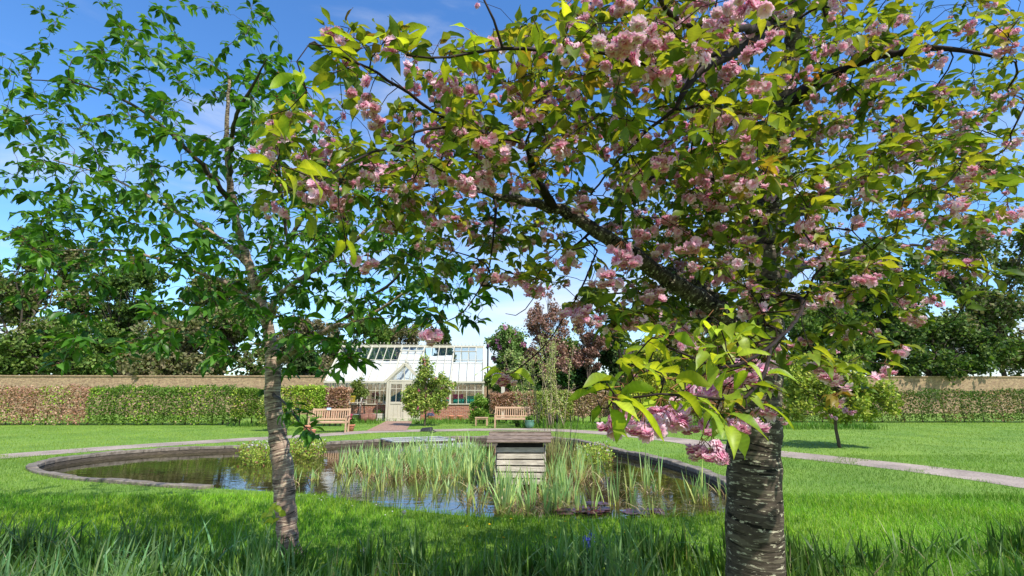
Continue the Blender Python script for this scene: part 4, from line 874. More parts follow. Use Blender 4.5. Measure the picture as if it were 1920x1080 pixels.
# slender saplings
rr = random.Random(41)
for k, (px, py, top, nst, lab) in enumerate(((1008, 803, 640, 4, 'slender pale stemmed sapling just right of the far bench'), (1038, 806, 608, 6, 'tallest clump of slender pale green saplings behind the duck house'), (1062, 806, 625, 4, 'slender sapling leaning right, third from the far bench'), (985, 802, 655, 3, 'thin leafy sapling rising behind the right end of the far bench'))):
    p0 = gp(px, py)+Vector((0, .9, 0)); zt_ = pt(px, top, p0.y).z; root = empty('sapling', p0, 0, lab, 'sapling', 'slender saplings beside the path'); b = B(); parts = []
    for s_ in range(nst):
        e = Vector((rr.uniform(-1.0, 1.0), rr.uniform(-.4, .4), zt_*rr.uniform(.72, 1.02))); path = sub((rr.uniform(-.12, .12), 0, 0), e, 8, .07, rr); b.tube(path, [.022*(1-.75*i/8) for i in range(9)], 5)
        for i in range(2, 9):
            for _ in range(2):
                q = path[i]+(path[i-1]-path[i])*rr.random(); e2 = q+Vector((rr.uniform(-.28, .28), rr.uniform(-.2, .2), rr.uniform(.08, .35))); b.tube([q, (q+e2)/2+Vector((0, 0, .02)), e2], [.006, .004, .002], 4)
                for pp_ in (q, (q+e2)/2, e2): parts.append(cloud(tuple(pp_), .06, 5, .06, [(.40, .48, .14), (.50, .55, .22), (.28, .36, .09)], aspect=.45))
    b.build('stem', M['palebark'], root); link(npmesh('leaves', *join(parts)), 'leaves', root, M['bgleaf'])
near_tree(935, 1000, 645, 745, 31.5, 'loose pale green shrub between the blossoming tree and the copper plum', 'pale_shrub', [(.26, .36, .12), (.34, .42, .16), (.17, .27, .07)], 5000, 61, .12, 16, .3, None, cat='shrub', twigs=8)
far(930, 1010, 640, 37, 'feathery green tree between the magenta flowered tree and the copper plum', MG+OL, None, 6000, 71, size=.16)
far(1040, 1100, 640, 38.5, 'green leafy tree seen in the gap between the two copper plum trees', MG, None, 5000, 72, size=.17)
# posts and drainpipe behind the right hedge
q = pt(943, 740, 31); b = B(); b.box((0, 0, 1.25), (.22, .2, 2.5)); b.box((0, 0, 2.53), (.28, .26, .06)); o = b.build('wooden_post', M['post'], None, .01); o.location = (q.x, 31, 0); tag(o, 'pale square wooden post standing behind the brown hedge', 'post')
q = pt(914, 740, 33.5); b = B(); b.tube([(0, 0, 0), (0, 0, 4.6)], .05, 8); b.tube([(0, 0, 4.5), (0, -.02, 4.7)], .1, 8); o = b.build('metal_pole', M['black']); o.location = (q.x, 33.5, 0); tag(o, 'thin dark pole beside the right gable of the greenhouse', 'pole')

# ================================================================ POND PLANTS
RC = [(.30, .48, .17), (.40, .57, .24), (.21, .38, .13), (.46, .58, .18)]; RB = (.52, .56, .12)
def inpoly_px(n, poly, z):
    W3 = np.array([tuple(gp(a, b, z).xy) for a, b in poly]); lo = W3.min(0); hi = W3.max(0); x = rng.uniform(lo[0], hi[0], n*4); y = rng.uniform(lo[1], hi[1], n*4); k = inside(x, y, W3) & inside(x, y, PO-dirs*.12)
    return np.column_stack([x[k][:n], y[k][:n], np.full(min(n, k.sum()), z-.02)])
def fan(P0, n, h, wd, lean, cols=RC, base=RB, spread=.05, segs=4, curl=.4):
    """n clumps, each a flat fan of sword leaves"""
    out_ = []
    k = len(P0); per = rng.integers(n[0], n[1]+1, k); i = np.repeat(np.arange(k), per); m_ = len(i); az0 = rng.uniform(0, 3.14, k)[i]
    off = rng.normal(0, spread, m_); P = P0[i]+np.column_stack([np.cos(az0)*off, np.sin(az0)*off, np.zeros(m_)])+np.column_stack([rng.normal(0, .01, (m_, 2)), np.zeros(m_)])
    H = rng.uniform(*h, m_)*(.6+.4*rng.random(m_))*rng.uniform(.8, 1.15, k)[i]; W = rng.uniform(*wd, m_); ln = np.abs(off/spread)*lean*.6+np.abs(rng.normal(0, lean*.35, m_))
    az = np.where(off > 0, az0, az0+math.pi)+rng.normal(0, .3, m_)
    return blades(P, H, W, ln, az, pick(m_, cols), pick(m_, [base, (.30, .36, .08), (.5, .42, .15)], [3, 2, 1]), segs, curl)
def dead(P, n): # straw-coloured flopped leaves at the waterline
    i = rng.integers(0, len(P), n); H = rng.uniform(.12, .35, n); return blades(P[i]+rng.normal(0, .08, (n, 3))*[1, 1, 0], H, rng.uniform(.005, .011, n), rng.uniform(.7, 1.5, n), rng.uniform(0, 6.28, n), pick(n, [(.42, .33, .17), (.30, .2, .1), (.5, .42, .22), (.16, .09, .05)]), pick(n, [(.3, .22, .12)]), 3, .6)
PA = inpoly_px(205, [(625, 893), (700, 905), (800, 902), (880, 905), (930, 915), (930, 868), (860, 856), (760, 858), (660, 865)], WZ)
PA2 = inpoly_px(110, [(625, 908), (700, 926), (800, 932), (880, 940), (930, 880), (900, 850), (800, 850), (690, 855)], WZ)
PB = inpoly_px(74, [(870, 950), (930, 965), (1020, 968), (1080, 962), (1070, 920), (1030, 915), (930, 915), (880, 925)], WZ)
PC2 = inpoly_px(50, [(1020, 925), (1080, 925), (1100, 900), (1100, 870), (1050, 850), (1022, 850)], WZ)
PD2 = inpoly_px(34, [(760, 846), (930, 850), (925, 862), (780, 860)], WZ)
kq = (np.abs(PB[:, 0]-DX) > .62) | (np.arange(len(PB)) % 5 < 4); PB = PB[kq]
rd = [fan(PA, (4, 7), (.35, .72), (.009, .016), .36), fan(PA2, (2, 4), (.3, .6), (.007, .012), .5), fan(PB, (4, 7), (.30, .72), (.009, .016), .30), fan(PC2, (3, 6), (.4, .85), (.008, .014), .32), fan(PD2, (3, 6), (.45, .8), (.009, .014), .3),
      dead(PA, 1500), dead(PB, 500), dead(PC2, 600)]
tag(link(npmesh('reeds', *join(rd)), 'reeds', None, M['reed']), 'mass of sword leaved iris reeds growing round the duck house', 'reeds', kind='stuff')
# separate clumps in the open water on the right
for k, (px, py, ht, nn_, la_) in enumerate(((1104, 960, .62, 4, 'iris clump in front of the others, left of the lily pads'), (1148, 944, .95, 5, 'tall iris clump rising behind the dark red lily pads'), (1124, 905, .8, 6, 'iris clump with bent stems behind the lily pads'), (1185, 920, .78, 7, 'largest free standing iris clump in the middle of the right water'), (1216, 915, .9, 7, 'iris clump just left of the open water by the stone rim'), (1170, 950, .55, 5, 'short iris clump at the near edge of the pond'), (1240, 925, .38, 4, 'low flopping iris tuft in the open right water'), (1326, 944, .7, 8, 'iris clump beside the right stone rim'), (1352, 930, .5, 5, 'small iris tuft against the cherry trunk and rim'), (1240, 968, .36, 3, 'small single iris tuft nearest the grass on the right'), (556, 905, .35, 5, 'low iris tuft in the left water beside the left tree trunk'), (592, 902, .30, 4, 'flopped iris tuft in the open left water'))):
    p0 = gp(px, py, WZ); nn_ = max(2, nn_//2); P0 = np.zeros((nn_, 3)); P0[:, :2] = rng.normal(0, .10, (nn_, 2)); P0[:, 2] = -.02
    v = join([fan(P0, (4, 7), (ht*.65, ht), (.008, .014), .26), dead(P0, 14)])
    o = link(npmesh('iris_clump', *v), 'iris_clump', None, M['reed']); o.location = (p0.x, p0.y, WZ); tag(o, la_, 'iris clump', 'iris clumps in open water')
# tall sedge with dark heads to the right of the duck house
p0 = gp(1046, 893, WZ); P0 = np.zeros((42, 3)); P0[:, :2] = rng.normal(0, .17, (42, 2)); root = empty('sedge', (p0.x, p0.y+.3, WZ), 0, 'tall tawny sedge tussock with dark seed heads right of the duck house', 'sedge')
link(npmesh('leaves', *join([fan(P0, (5, 9), (.6, 1.25), (.004, .008), .22, [(.34, .32, .12), (.42, .36, .16), (.24, .3, .1), (.2, .16, .08)], (.45, .36, .18)), dead(P0, 160)])), 'leaves', root, M['reed'])
b = B()
for i in range(9):
    x, y = rr.uniform(-.22, .3), rr.uniform(-.2, .2); hh = rr.uniform(1.0, 1.42); lx = rr.uniform(-.15, .2); b.tube([(x, y, 0), (x+lx*.5, y, hh*.6), (x+lx, y, hh)], .004, 4); b.tube([(x+lx, y, hh-.02), (x+lx*1.05, y, hh+.07), (x+lx*1.1, y, hh+.15)], [.006, .013, .004], 6)
b.build('seed_head', M['darkwood'], root)
# marsh plants with small white flowers
def marsh(poly, n, lab, z, hh=.26, name='marsh_plant'):
    P = inpoly_px(n, poly, z); c = P.mean(0); P = P-c; m_ = len(P); parts = []
    per = 13; i = np.repeat(np.arange(m_), per); H = rng.uniform(.03, hh, len(i)); Q = P[i]+rng.normal(0, .035, (len(i), 3)); Q[:, 2] = H
    parts.append(diamonds(Q, rndunit(len(i))+[0, 0, .5], rndunit(len(i))+[0, 0, .3], rng.uniform(.05, .09, len(i)), rng.uniform(.014, .024, len(i)), pick(len(i), [(.30, .42, .06), (.44, .52, .10), (.20, .30, .05), (.36, .16, .10)], [4, 3, 2, .8])))
    root = empty(name, (c[0], c[1], z), 0, lab, 'water plant', 'bog plants at the pond edge')
    link(npmesh('leaves', *join(parts)), 'leaves', root, M['greenleaf']); k = m_//5
    f = [cloud((P[j, 0], P[j, 1], hh*rng.uniform(.95, 1.2)), .016, 10, .015, [(.85, .83, .80), (.9, .8, .82)], aspect=.7) for j in range(k)]
    link(npmesh('flowers', *join(f)), 'flowers', root, M['petal'])
    b = B()
    for j in range(0, m_, 2): b.tube([tuple(P[j]*[1, 1, 0]), (P[j, 0], P[j, 1], hh)], .004, 3)
    b.build('stem', M['greytwig'], root)
marsh([(545, 862), (600, 866), (610, 850), (560, 842), (535, 848)], 130, 'leafy marsh plant with white flowers at the left pond rim behind the trunk', WZ, .36)
marsh([(470, 880), (540, 872), (540, 850), (440, 855)], 150, 'marsh plants with white flowers in the left arm of the pond', WZ, .36)
marsh([(1075, 880), (1150, 872), (1140, 850), (1085, 848)], 120, 'reddish leaved marsh plant in the inner corner of the right rim', WZ, .28)
# lily pads
def lilies(px0, px1, py0, py1, n, lab):
    c = gp((px0+px1)/2, (py0+py1)/2, WZ); root = empty('water_lily', (c.x, c.y, WZ+.006), 0, lab, 'water lily', 'water lilies near the front rim')
    for i in range(n):
        q = gp(rr.uniform(px0, px1), rr.uniform(py0, py1), WZ); r = rr.uniform(.05, .10); a0 = rr.uniform(0, 6.28); ti = rr.uniform(-.05, .05) if i % 6 else .18; b = B(); k = 20
        vs = [(0, 0, 0)]+[(math.cos(a0+.22+j*(6.2832-.44)/k)*r, math.sin(a0+.22+j*(6.2832-.44)/k)*r, .004+ti*r*(math.cos(j*.314)*.5+.5)) for j in range(k+1)]
        b.add(vs, [(0, j+1, j+2) for j in range(k)]); o = b.build('lily_pad', M['lily'], root); o.location = (q.x-c.x, q.y-c.y, .002*i)
M['lily'] = noisy('lily_pad', [(.3, (.045, .012, .018)), (.55, (.085, .022, .03)), (.75, (.07, .06, .03))], 9, rough=.3, bst=.1)
lilies(1088, 1142, 946, 966, 26, 'dark red lily pads close to the near edge of the pond')
lilies(1040, 1085, 953, 966, 10, 'few dark lily pads among the iris stems, left of the main patch')
lilies(1160, 1260, 958, 967, 12, 'scattered small lily pads along the near right edge')
# floating weed and broken stems
nw = 1600; P = inpoly_px(nw, [(940, 960), (1340, 958), (1340, 910), (1180, 880), (1080, 880), (1060, 920)], WZ); P[:, 2] = WZ+.004; k = len(P); keep = (np.sin(P[:, 0]*3+1)+np.cos(P[:, 1]*4)+rng.normal(0, .5, k)) > .3; P = P[keep]; k = len(P)
D = rndunit(k)*[1, 1, .05]; Ln = rng.uniform(.03, .16, k)
wv_ = diamonds(P, D, np.tile([0, 0, 1.], (k, 1)), Ln, rng.uniform(.003, .007, k), pick(k, [(.36, .30, .13), (.22, .19, .06), (.45, .38, .2), (.16, .1, .05)]))
tag(link(npmesh('floating_weed', *wv_), 'floating_weed', None, M['reed']), 'broken straw coloured stems floating on the right part of the pond', 'pond weed', kind='stuff')

# ---------------------------------------------------------------- small flowers in the foreground grass
def flower(px, py, h, kind, lab, Y=None):
    p0 = gp(px, py) if Y is None else Vector((pt(px, py, Y).x, Y, 0)); hh = h if Y is None else pt(px, py, Y).z
    nm, cat = {'daf': ('daffodil', 'daffodil'), 'dan': ('dandelion', 'dandelion'), 'blu': ('bluebell', 'bluebell'), 'dai': ('daisy', 'daisy')}[kind]
    root = empty(nm, (p0.x, p0.y, 0), rr.uniform(0, 6), lab, cat, {'daf': 'daffodils in the long grass', 'dan': 'dandelions in the near lawn', 'blu': 'bluebells in the long grass', 'dai': 'daisies in the near lawn'}[kind])
    B().tube([(.02, 0, 0), (.01, .01, hh*.6), (0, 0, hh)], .003, 5).build('stem', M['stemgreen'], root)
    n = {'daf': 6, 'dan': 30, 'dai': 14, 'blu': 0}[kind]
    if n:
        r = {'daf': .034, 'dan': .019, 'dai': .011}[kind]; cc = {'daf': (.85, .80, .50), 'dan': (.85, .62, .02), 'dai': (.88, .88, .86)}[kind]
        a = np.arange(n)*2*math.pi/n*(1 if kind != 'dan' else 3.1); D = np.column_stack([np.cos(a), np.sin(a), np.full(n, .25)+(0 if kind != 'dan' else .5)*rng.random(n)])
        tl = Matrix.Rotation(R(60 if kind == 'daf' else 15), 3, 'X'); D = np.array([tuple(tl @ Vector(d)) for d in D]); U = np.tile(tuple(tl @ Vector((0, 0, 1))), (n, 1))
        link(npmesh('petals', *diamonds(np.tile([0, 0, hh], (n, 1)), D, U, np.full(n, r), np.full(n, r*.36), pick(n, [cc], None, .05))), 'petals', root, M['petal'])
        if kind == 'daf':
            b = B(); ax = Vector(tl @ Vector((0, 0, 1))); b.tube([Vector((0, 0, hh)), Vector((0, 0, hh))+ax*.02, Vector((0, 0, hh))+ax*.03], [.008, .012, .016], 10, cap=False); b.build('trumpet', M['whitepot'], root)
    else:
        v = cloud((0, 0, hh-.03), (.03, .03, .075), 60, .025, [(.16, .18, .62), (.25, .28, .75)], aspect=.5); link(npmesh('bells', *v), 'bells', root, M['petal'])
M['stemgreen'] = noisy('stem_green', [(.3, (.10, .2, .04)), (.7, (.18, .3, .08))], 9, rough=.6, bst=0)
flower(682, 1033, 0, 'daf', 'pale cream daffodil standing alone in the left foreground grass', 4.95)
flower(756, 962, 0, 'daf', 'withered pale daffodil head against the near pond edge', 5.5)
flower(1098, 1012, 0, 'blu', 'bluebell spike in the dark foreground grass, left of a second one', 5.2)
flower(1108, 1006, 0, 'blu', 'taller bluebell spike just right of the first', 5.35)
flower(1172, 1000, .1, 'dan', 'yellow dandelion among the dark leaves right of the bluebells', 5.6)
for i, (px, py, la_) in enumerate(((918, 996, 'dandelion near the middle of the shaded lawn'), (944, 1022, 'dandelion in the dark grass below the middle of the picture'), (1042, 1022, 'dandelion left of the bluebells'), (1060, 990, 'dandelion on the bright strip of lawn'), (876, 1000, 'small dandelion left of centre in the shade'), (1298, 972, 'dandelion close to the right pond edge'), (958, 985, 'dandelion in front of the duck house'))): flower(px, py, .07, 'dan', la_)
for i in range(22):
    flower((604, 612, 598, 608, 620, 648, 650, 687, 700, 712, 560, 575, 606, 660, 735, 590, 630, 640, 705, 722, 602, 617)[i], (940, 941, 943, 944, 942, 953, 949, 955, 962, 958, 938, 946, 938, 957, 968, 935, 947, 962, 955, 975, 946, 937)[i], .06, 'dai', 'white daisy in the group of daisies on the near left lawn by the water')
# ivy-like young leaves by the left trunk
q = pt(512, 966, 4.2); root = empty('seedling_plant', (q.x-.05, 4.2, 0), 0, 'bright yellow green young leaves left of the left trunk foot', 'seedling')
B().tube([(0, 0, 0), (.02, 0, q.z*.6), (.05, 0, q.z)], .004, 5).build('stem', M['stemgreen'], root)
n_ = 9; P = np.tile([.05, 0, q.z], (n_, 1))+rng.normal(0, .03, (n_, 3)); D = rndunit(n_)*[1, .6, .5]; v = bigleaves(P, D, rndunit(n_)*.3+[0, -.6, .7], rng.uniform(.05, .08, n_), rng.uniform(.02, .032, n_), pick(n_, [(.45, .55, .06)]), rng.uniform(.1, .4, n_)); link(npmesh('leaves', *v, smooth=True), 'leaves', root, M['cherryleaf'])

# ================================================================ THE TWO CHERRY TREES IN THE FOREGROUND
class Skel:
    """branch skeleton: hand laid limbs, then twigs that grow to each leaf tuft from the nearest wood"""
    def __init__(s): s.p = []; s.par = []; s.minr = []; s.paths = []
    def limb(s, pts, join_to=None, step=.07):
        """pts: (x,y,z,r)"""
        C = catmull(pts, 8); d = np.r_[0, np.cumsum(np.linalg.norm(np.diff(C[:, :3], axis=0), axis=1))]; n = max(2, int(d[-1]/step)); q = np.linspace(0, d[-1], n+1)
        C = np.column_stack([np.interp(q, d, C[:, k]) for k in range(4)])
        C[1:-1, :3] += rng.normal(0, 1, (len(C)-2, 3))*np.minimum(.006, C[1:-1, 3:]*.25); idx = []
        if join_to is not None and len(s.p):
            A = np.array(s.p); j = int(np.argmin(np.linalg.norm(A-C[0, :3], axis=1))); idx = [j]; prev = j
        else: prev = -1
        for c in C: s.p.append(c[:3]); s.par.append(prev); s.minr.append(c[3]); prev = len(s.p)-1; idx.append(prev)
        s.paths.append(idx); return idx
    def reach(s, T, twr=.0016):
        A = list(s.p); n0 = len(A); T = np.array(T); D0 = np.min(np.linalg.norm(T[:, None]-np.array(A)[None, ::2], axis=2), axis=1); order = np.argsort(D0); ends = {}
        buf = np.zeros((n0+len(T)*60, 3)); buf[:n0] = A; n = n0
        for t in order:
            g = T[t]; dd = np.linalg.norm(buf[:n]-g, axis=1); j = int(np.argmin(dd)); d = dd[j]
            k = max(2, int(d/.055)); a = buf[j]; back = s.par[j]; dr = (a-buf[back]) if back >= 0 else g-a
            dr = dr/(np.linalg.norm(dr)+1e-9); c = a+dr*d*.28+(g-a)*.25+rng.normal(0, .05, 3)*d+np.array([0, 0, .10*d]); idx = [j]; prev = j; wv_ = rng.normal(0, .012, (k+1, 3))
            for i in range(1, k+1):
                u = i/k; q = a*(1-u)**2+2*c*u*(1-u)+g*u*u+(wv_[i] if i < k else 0)
                if n >= len(buf): buf = np.concatenate([buf, np.zeros((5000, 3))])
                buf[n] = q; s.p.append(q); s.par.append(prev); s.minr.append(twr); prev = n; idx.append(n); n += 1
            s.paths.append(idx); ends[int(t)] = prev
        s.ends = ends; cnt = np.zeros(n)
        for e in ends.values(): cnt[e] += 1
        for i in range(n-1, -1, -1):
            if s.par[i] >= 0 and s.par[i] < i: cnt[s.par[i]] += cnt[i]
        s.cnt = cnt; s.nl = n0
    def radius(s, i, hand=False): return s.minr[i] if hand else max(s.minr[i], .0011*max(1, s.cnt[i])**.45)
def tuftleaves(P, A, nper, Lr, cols, wts, droop=(.1, .5), wr=(.24, .30), spread=1.0, upb=.0, fine=False):
    """a whorl of leaves at each twig end; P ends, A twig direction"""
    k = len(P); per = rng.integers(nper[0], nper[1]+1, k); i = np.repeat(np.arange(k), per); m_ = len(i)
    D = A[i]*.35+rndunit(m_)*spread*np.array([1, 1, .42])+np.array([0, 0, -.12+upb]); D /= np.linalg.norm(D, axis=1, keepdims=True)
    st_ = P[i]+A[i]*rng.uniform(-.07, .01, (m_, 1)); pet = rng.uniform(.012, .03, m_)
    Q = st_+D*pet[:, None]; U = np.array([0, 0, 1.])+rndunit(m_)*.55; sc = rng.uniform(.75, 1.15, k)[i]; Ln = rng.uniform(*Lr, m_)*sc
    Wd = Ln*rng.uniform(*wr, m_); base = (pick(k, cols, wts, .1)[i]*.5+pick(m_, cols, wts, .1)*.5)*(1+rng.normal(0, .1, (m_, 1))); base = np.clip(base, .004, .9)
    return bigleaves(Q, D, U, Ln, Wd, base, rng.uniform(*droop, m_), rng.uniform(.05, .6), LFINE if fine else LPROF, .003 if fine else 0), (st_, Q)
def stalks(a, b, r=.0009):
    """thin petioles, three sided"""
    n = len(a); d, s, nn = frames(b-a, np.tile([0.1, .3, 1.], (n, 1))); an = [0, 2.09, 4.19]
    ring = lambda c: np.stack([c+(s*math.cos(x)+nn*math.sin(x))*r for x in an], 1)
    V = np.concatenate([ring(a), ring(b)], 1).reshape(-1, 3); q = np.array([[0, 1, 4, 3], [1, 2, 5, 4], [2, 0, 3, 5]]); Fc = ((np.arange(n)*6)[:, None, None]+q[None]).reshape(-1, 4); return V, Fc, np.tile([.34, .16, .07], (len(V), 1))

# -- bloom templates: ruffled double pompons
def bloom(g, white=0.0, npet=30):
    V = []; Fc = []; C = []; ga = 2.399
    for k in range(npet):
        f = (k+.5)/npet; pol = .25+1.75*f**.85+g.normal(0, .1); az = k*ga+g.normal(0, .2)     # inner petals upright, outer reflexed
        ax = np.array([math.sin(pol)*math.cos(az), math.sin(pol)*math.sin(az), math.cos(pol)]); side = np.array([-math.sin(az), math.cos(az), 0]); nrm = np.cross(ax, side)
        L_ = (.72+.28*f)*g.uniform(.85, 1.1); W_p = (.30+.16*f)*g.uniform(.85, 1.15); rows = []
        for t, w_, cup in ((.12, .18, 0), (.55, .9, .05), (.86, 1.0, .0), (1.0, .72, -.10)):
            for x in (-1, 0, 1): rows.append(ax*L_*t+side*W_p*w_*x+nrm*(cup*1.0-.14*abs(x)*t+g.normal(0, .024)*t)-(ax*.09*(x == 0) if t == 1.0 else 0))
        b_ = len(V); V += rows
        for r_ in range(3):
            for c_ in range(2): Fc.append((b_+r_*3+c_, b_+r_*3+c_+1, b_+(r_+1)*3+c_+1, b_+(r_+1)*3+c_))
        pk = np.array([.68, .13, .33]) if g.random() < .6 else np.array([.78, .28, .46])
        for t in (0, 1, 2, 3):
            pale = np.array([.90, .74, .81]); mixv = min(1, max(0, (.05+.20*t)+.45*f-.20+white+g.normal(0, .06))); cc = pk*(1-mixv)+pale*mixv
            for x in range(3): C.append(np.clip(cc, 0, .93))
    return np.array(V), np.array(Fc), np.array(C)
gB = np.random.default_rng(5)
BL = [bloom(gB, w_) for w_ in (0, 0, .05, .1, .25, .5, .0, .12)]; BLF = [bloom(gB, w_, 13) for w_ in (0, .05, .2, .4)]
def rotm(g):
    q = g.normal(size=4); q /= np.linalg.norm(q); w_, x, y, z = q
    return np.array([[1-2*(y*y+z*z), 2*(x*y-z*w_), 2*(x*z+y*w_)], [2*(x*y+z*w_), 1-2*(x*x+z*z), 2*(y*z-x*w_)], [2*(x*z-y*w_), 2*(y*z+x*w_), 1-2*(x*x+y*y)]])
def cluster(g, n, bank, r=.0225, white=False):
    parts = []; tips = []
    for i in range(n):
        for _ in range(20):
            L_ = g.uniform(.022, .062)+n*.0018; a = g.uniform(0, 6.28); sp = g.uniform(0, .80); t = np.array([math.cos(a)*sp*L_*1.15, math.sin(a)*sp*L_*1.15, -L_*math.cos(sp)])
            if all(np.linalg.norm(t-u) > r*1.15 for u in tips): break
        tips.append(t); v, f, c = bank[g.integers(0, len(bank))] if not white else bank[len(bank)-1-(g.random() < .4)]
        v = v @ rotm(g).T if g.random() < .5 else v @ np.array([[1, 0, 0], [0, -1, 0], [0, 0, -1.]])
        parts.append((v*r*g.uniform(.82, 1.15)+t, f, c*g.uniform(.92, 1.06)))
    z = np.zeros((n, 3)); parts.append(stalks(z, np.array(tips)*.9, .0011)); return join(parts)

def densgrid(rows, x0, y0, cw, ch, scale, ysamp, g, keep=None):
    T = []
    for r_, row in enumerate(rows):
        for c_, chh in enumerate(row):
            if chh == '.': continue
            m_ = g.poisson(int(chh)*(scale(x0+(c_+.5)*cw, y0+(r_+.5)*ch) if callable(scale) else scale))
            for _ in range(m_): px = x0+(c_+g.random())*cw; py = y0+(r_+g.random())*ch; T.append(tuple(pt(px, py, ysamp(px, py))))
    return T
g3 = np.random.default_rng(21)

# ---------------- right hand tree: pink double flowering cherry
sk = Skel()
def L3(pts): return [tuple(pt(a, b, Y))+(r,) for a, b, Y, r in pts]
TY = 3.25
root_r = pt(1418, 1080, TY); trunk_pts = [(root_r.x, TY, -.05, .215), (root_r.x, TY, .10, .185), (root_r.x, TY, .4, .168)]+L3([(1416, 1000, TY, .162), (1414, 850, TY, .155), (1418, 740, TY, .150), (1424, 660, TY, .135), (1434, 580, TY, .105), (1436, 450, TY, .085), (1452, 300, 3.1, .07), (1480, 120, 2.9, .055), (1500, -60, 2.7, .04), (1505, -300, 2.4, .02)])
sk.limb(trunk_pts); ntr = len(sk.p)
limbs = [
 L3([(1412, 700, TY, .085), (1392, 650, 3.2, .078), (1352, 592, 3.15, .072), (1292, 548, 3.1, .068), (1232, 512, 3.05, .062), (1168, 466, 3.0, .058), (1110, 430, 2.95, .05), (1052, 396, 2.9, .042), (990, 380, 2.85, .032), (930, 368, 2.8, .024), (885, 352, 2.7, .016), (825, 344, 2.6, .011), (786, 350, 2.5, .008), (700, 351, 2.4, .005), (640, 342, 2.3, .003)]),
 L3([(1408, 680, TY, .07), (1380, 620, 3.5, .062), (1345, 568, 3.6, .05), (1300, 530, 3.7, .038), (1250, 505, 3.8, .024), (1200, 480, 3.9, .012)]),
 L3([(1040, 393, 2.9, .03), (1012, 348, 2.7, .026), (994, 306, 2.5, .022), (988, 275, 2.35, .016), (960, 262, 2.2, .012), (912, 256, 2.1, .009), (868, 232, 2.0, .008), (820, 215, 1.9, .007), (770, 178, 1.75, .0065), (724, 148, 1.6, .0055), (684, 124, 1.45, .004), (650, 111, 1.35, .003), (618, 92, 1.3, .002)]),
 L3([(1488, 40, 2.85, .05), (1450, 50, 2.5, .036), (1418, 68, 2.2, .031), (1375, 98, 2.0, .027), (1322, 127, 1.9, .023), (1290, 155, 1.85, .016), (1265, 205, 1.85, .009), (1215, 240, 1.9, .007), (1178, 282, 2.0, .006), (1145, 318, 2.2, .005), (1107, 366, 2.5, .005)]),
 L3([(1345, 100, 1.95, .018), (1300, 108, 1.8, .014), (1250, 117, 1.7, .012), (1190, 116, 1.65, .010), (1130, 98, 1.6, .008), (1050, 97, 1.55, .007), (960, 90, 1.5, .006), (900, 97, 1.45, .005), (830, 108, 1.4, .004), (762, 104, 1.35, .003)]),
 L3([(1450, 45, 2.5, .03), (1400, 55, 1.9, .016), (1340, 52, 1.7, .013), (1290, 46, 1.6, .011), (1255, 28, 1.5, .010), (1236, 2, 1.45, .009), (1220, -60, 1.4, .008)]),
 L3([(942, 88, 1.48, .005), (935, 60, 1.45, .0045), (922, 28, 1.42, .004), (903, -10, 1.4, .003)]),
 L3([(880, 240, 2.0, .007), (850, 238, 1.9, .006), (793, 243, 1.75, .0055), (768, 256, 1.7, .005), (734, 277, 1.6, .0045), (695, 286, 1.5, .004), (668, 299, 1.45, .004), (632, 320, 1.35, .003), (600, 340, 1.3, .002)]),
 L3([(1110, 432, 2.95, .012), (1085, 455, 2.9, .006), (1054, 481, 2.8, .0045), (1030, 512, 2.7, .004), (1009, 543, 2.6, .003), (990, 575, 2.55, .0025), (965, 592, 2.5, .002), (948, 588, 2.45, .0015)]),
 L3([(1120, 470, 2.9, .006), (1090, 540, 2.6, .005), (1060, 590, 2.4, .0035), (1020, 650, 2.2, .003), (960, 700, 2.05, .002)]),
 L3([(930, 385, 2.8, .01), (925, 440, 2.7, .006), (918, 500, 2.6, .0045), (900, 540, 2.4, .0035), (868, 585, 2.2, .0028), (832, 605, 2.1, .002)]),
 L3([(1440, 560, TY, .05), (1500, 560, 2.3, .014), (1492, 600, 1.6, .006), (1440, 650, 1.3, .005), (1370, 690, 1.2, .004), (1310, 675, 1.15, .003), (1250, 650, 1.15, .003)]),
 L3([(1445, 650, 1.32, .005), (1432, 700, 1.2, .0045), (1400, 745, 1.12, .004), (1340, 748, 1.08, .0033), (1250, 738, 1.05, .0028), (1170, 748, 1.05, .002)]),
 L3([(1436, 420, TY, .06), (1400, 380, 2.8, .03), (1350, 340, 2.5, .018), (1290, 320, 2.4, .012), (1230, 330, 2.3, .007), (1180, 360, 2.3, .004)]),
 L3([(1450, 320, 3.1, .05), (1420, 280, 3.6, .03), (1360, 250, 3.9, .02), (1280, 240, 4.1, .012), (1180, 220, 4.2, .007), (1090, 210, 4.2, .004)]),
 L3([(1440, 430, TY, .06), (1520, 380, 3.5, .045), (1620, 330, 3.7, .032), (1740, 290, 3.8, .02), (1850, 270, 3.9, .01)]),
 L3([(1470, 200, 3.0, .055), (1560, 140, 2.6, .035), (1660, 100, 2.3, .022), (1780, 90, 2.1, .012), (1880, 110, 2.0, .006)]),
 L3([(1436, 540, TY, .06), (1500, 500, 4.0, .04), (1600, 470, 4.6, .026), (1720, 460, 5.0, .014), (1820, 480, 5.2, .007)]),
 L3([(1395, 655, TY, .05), (1330, 600, 4.2, .03), (1240, 560, 4.8, .018), (1150, 550, 5.1, .009), (1080, 570, 5.2, .005)]),
]
limbs[0] = [p_[:3]+(p_[3]*.84,) for p_ in limbs[0]]
for lb in limbs: a0 = len(sk.paths); sk.limb(lb, join_to=1)
CG = ['0000000000148888888', '0133222345777788777', '0022024556777788766', '0121025766765564567', '4421136786755644788', '6666667787744546888', '4566777887644567888',
      '2233556776775777887', '1111235665765778876', '0011133444455788877', '0000011235533678887', '0000000010023577888', '0000001000000245678', '0000000001000123466', '0000000000000012334', '0000000000000000122']
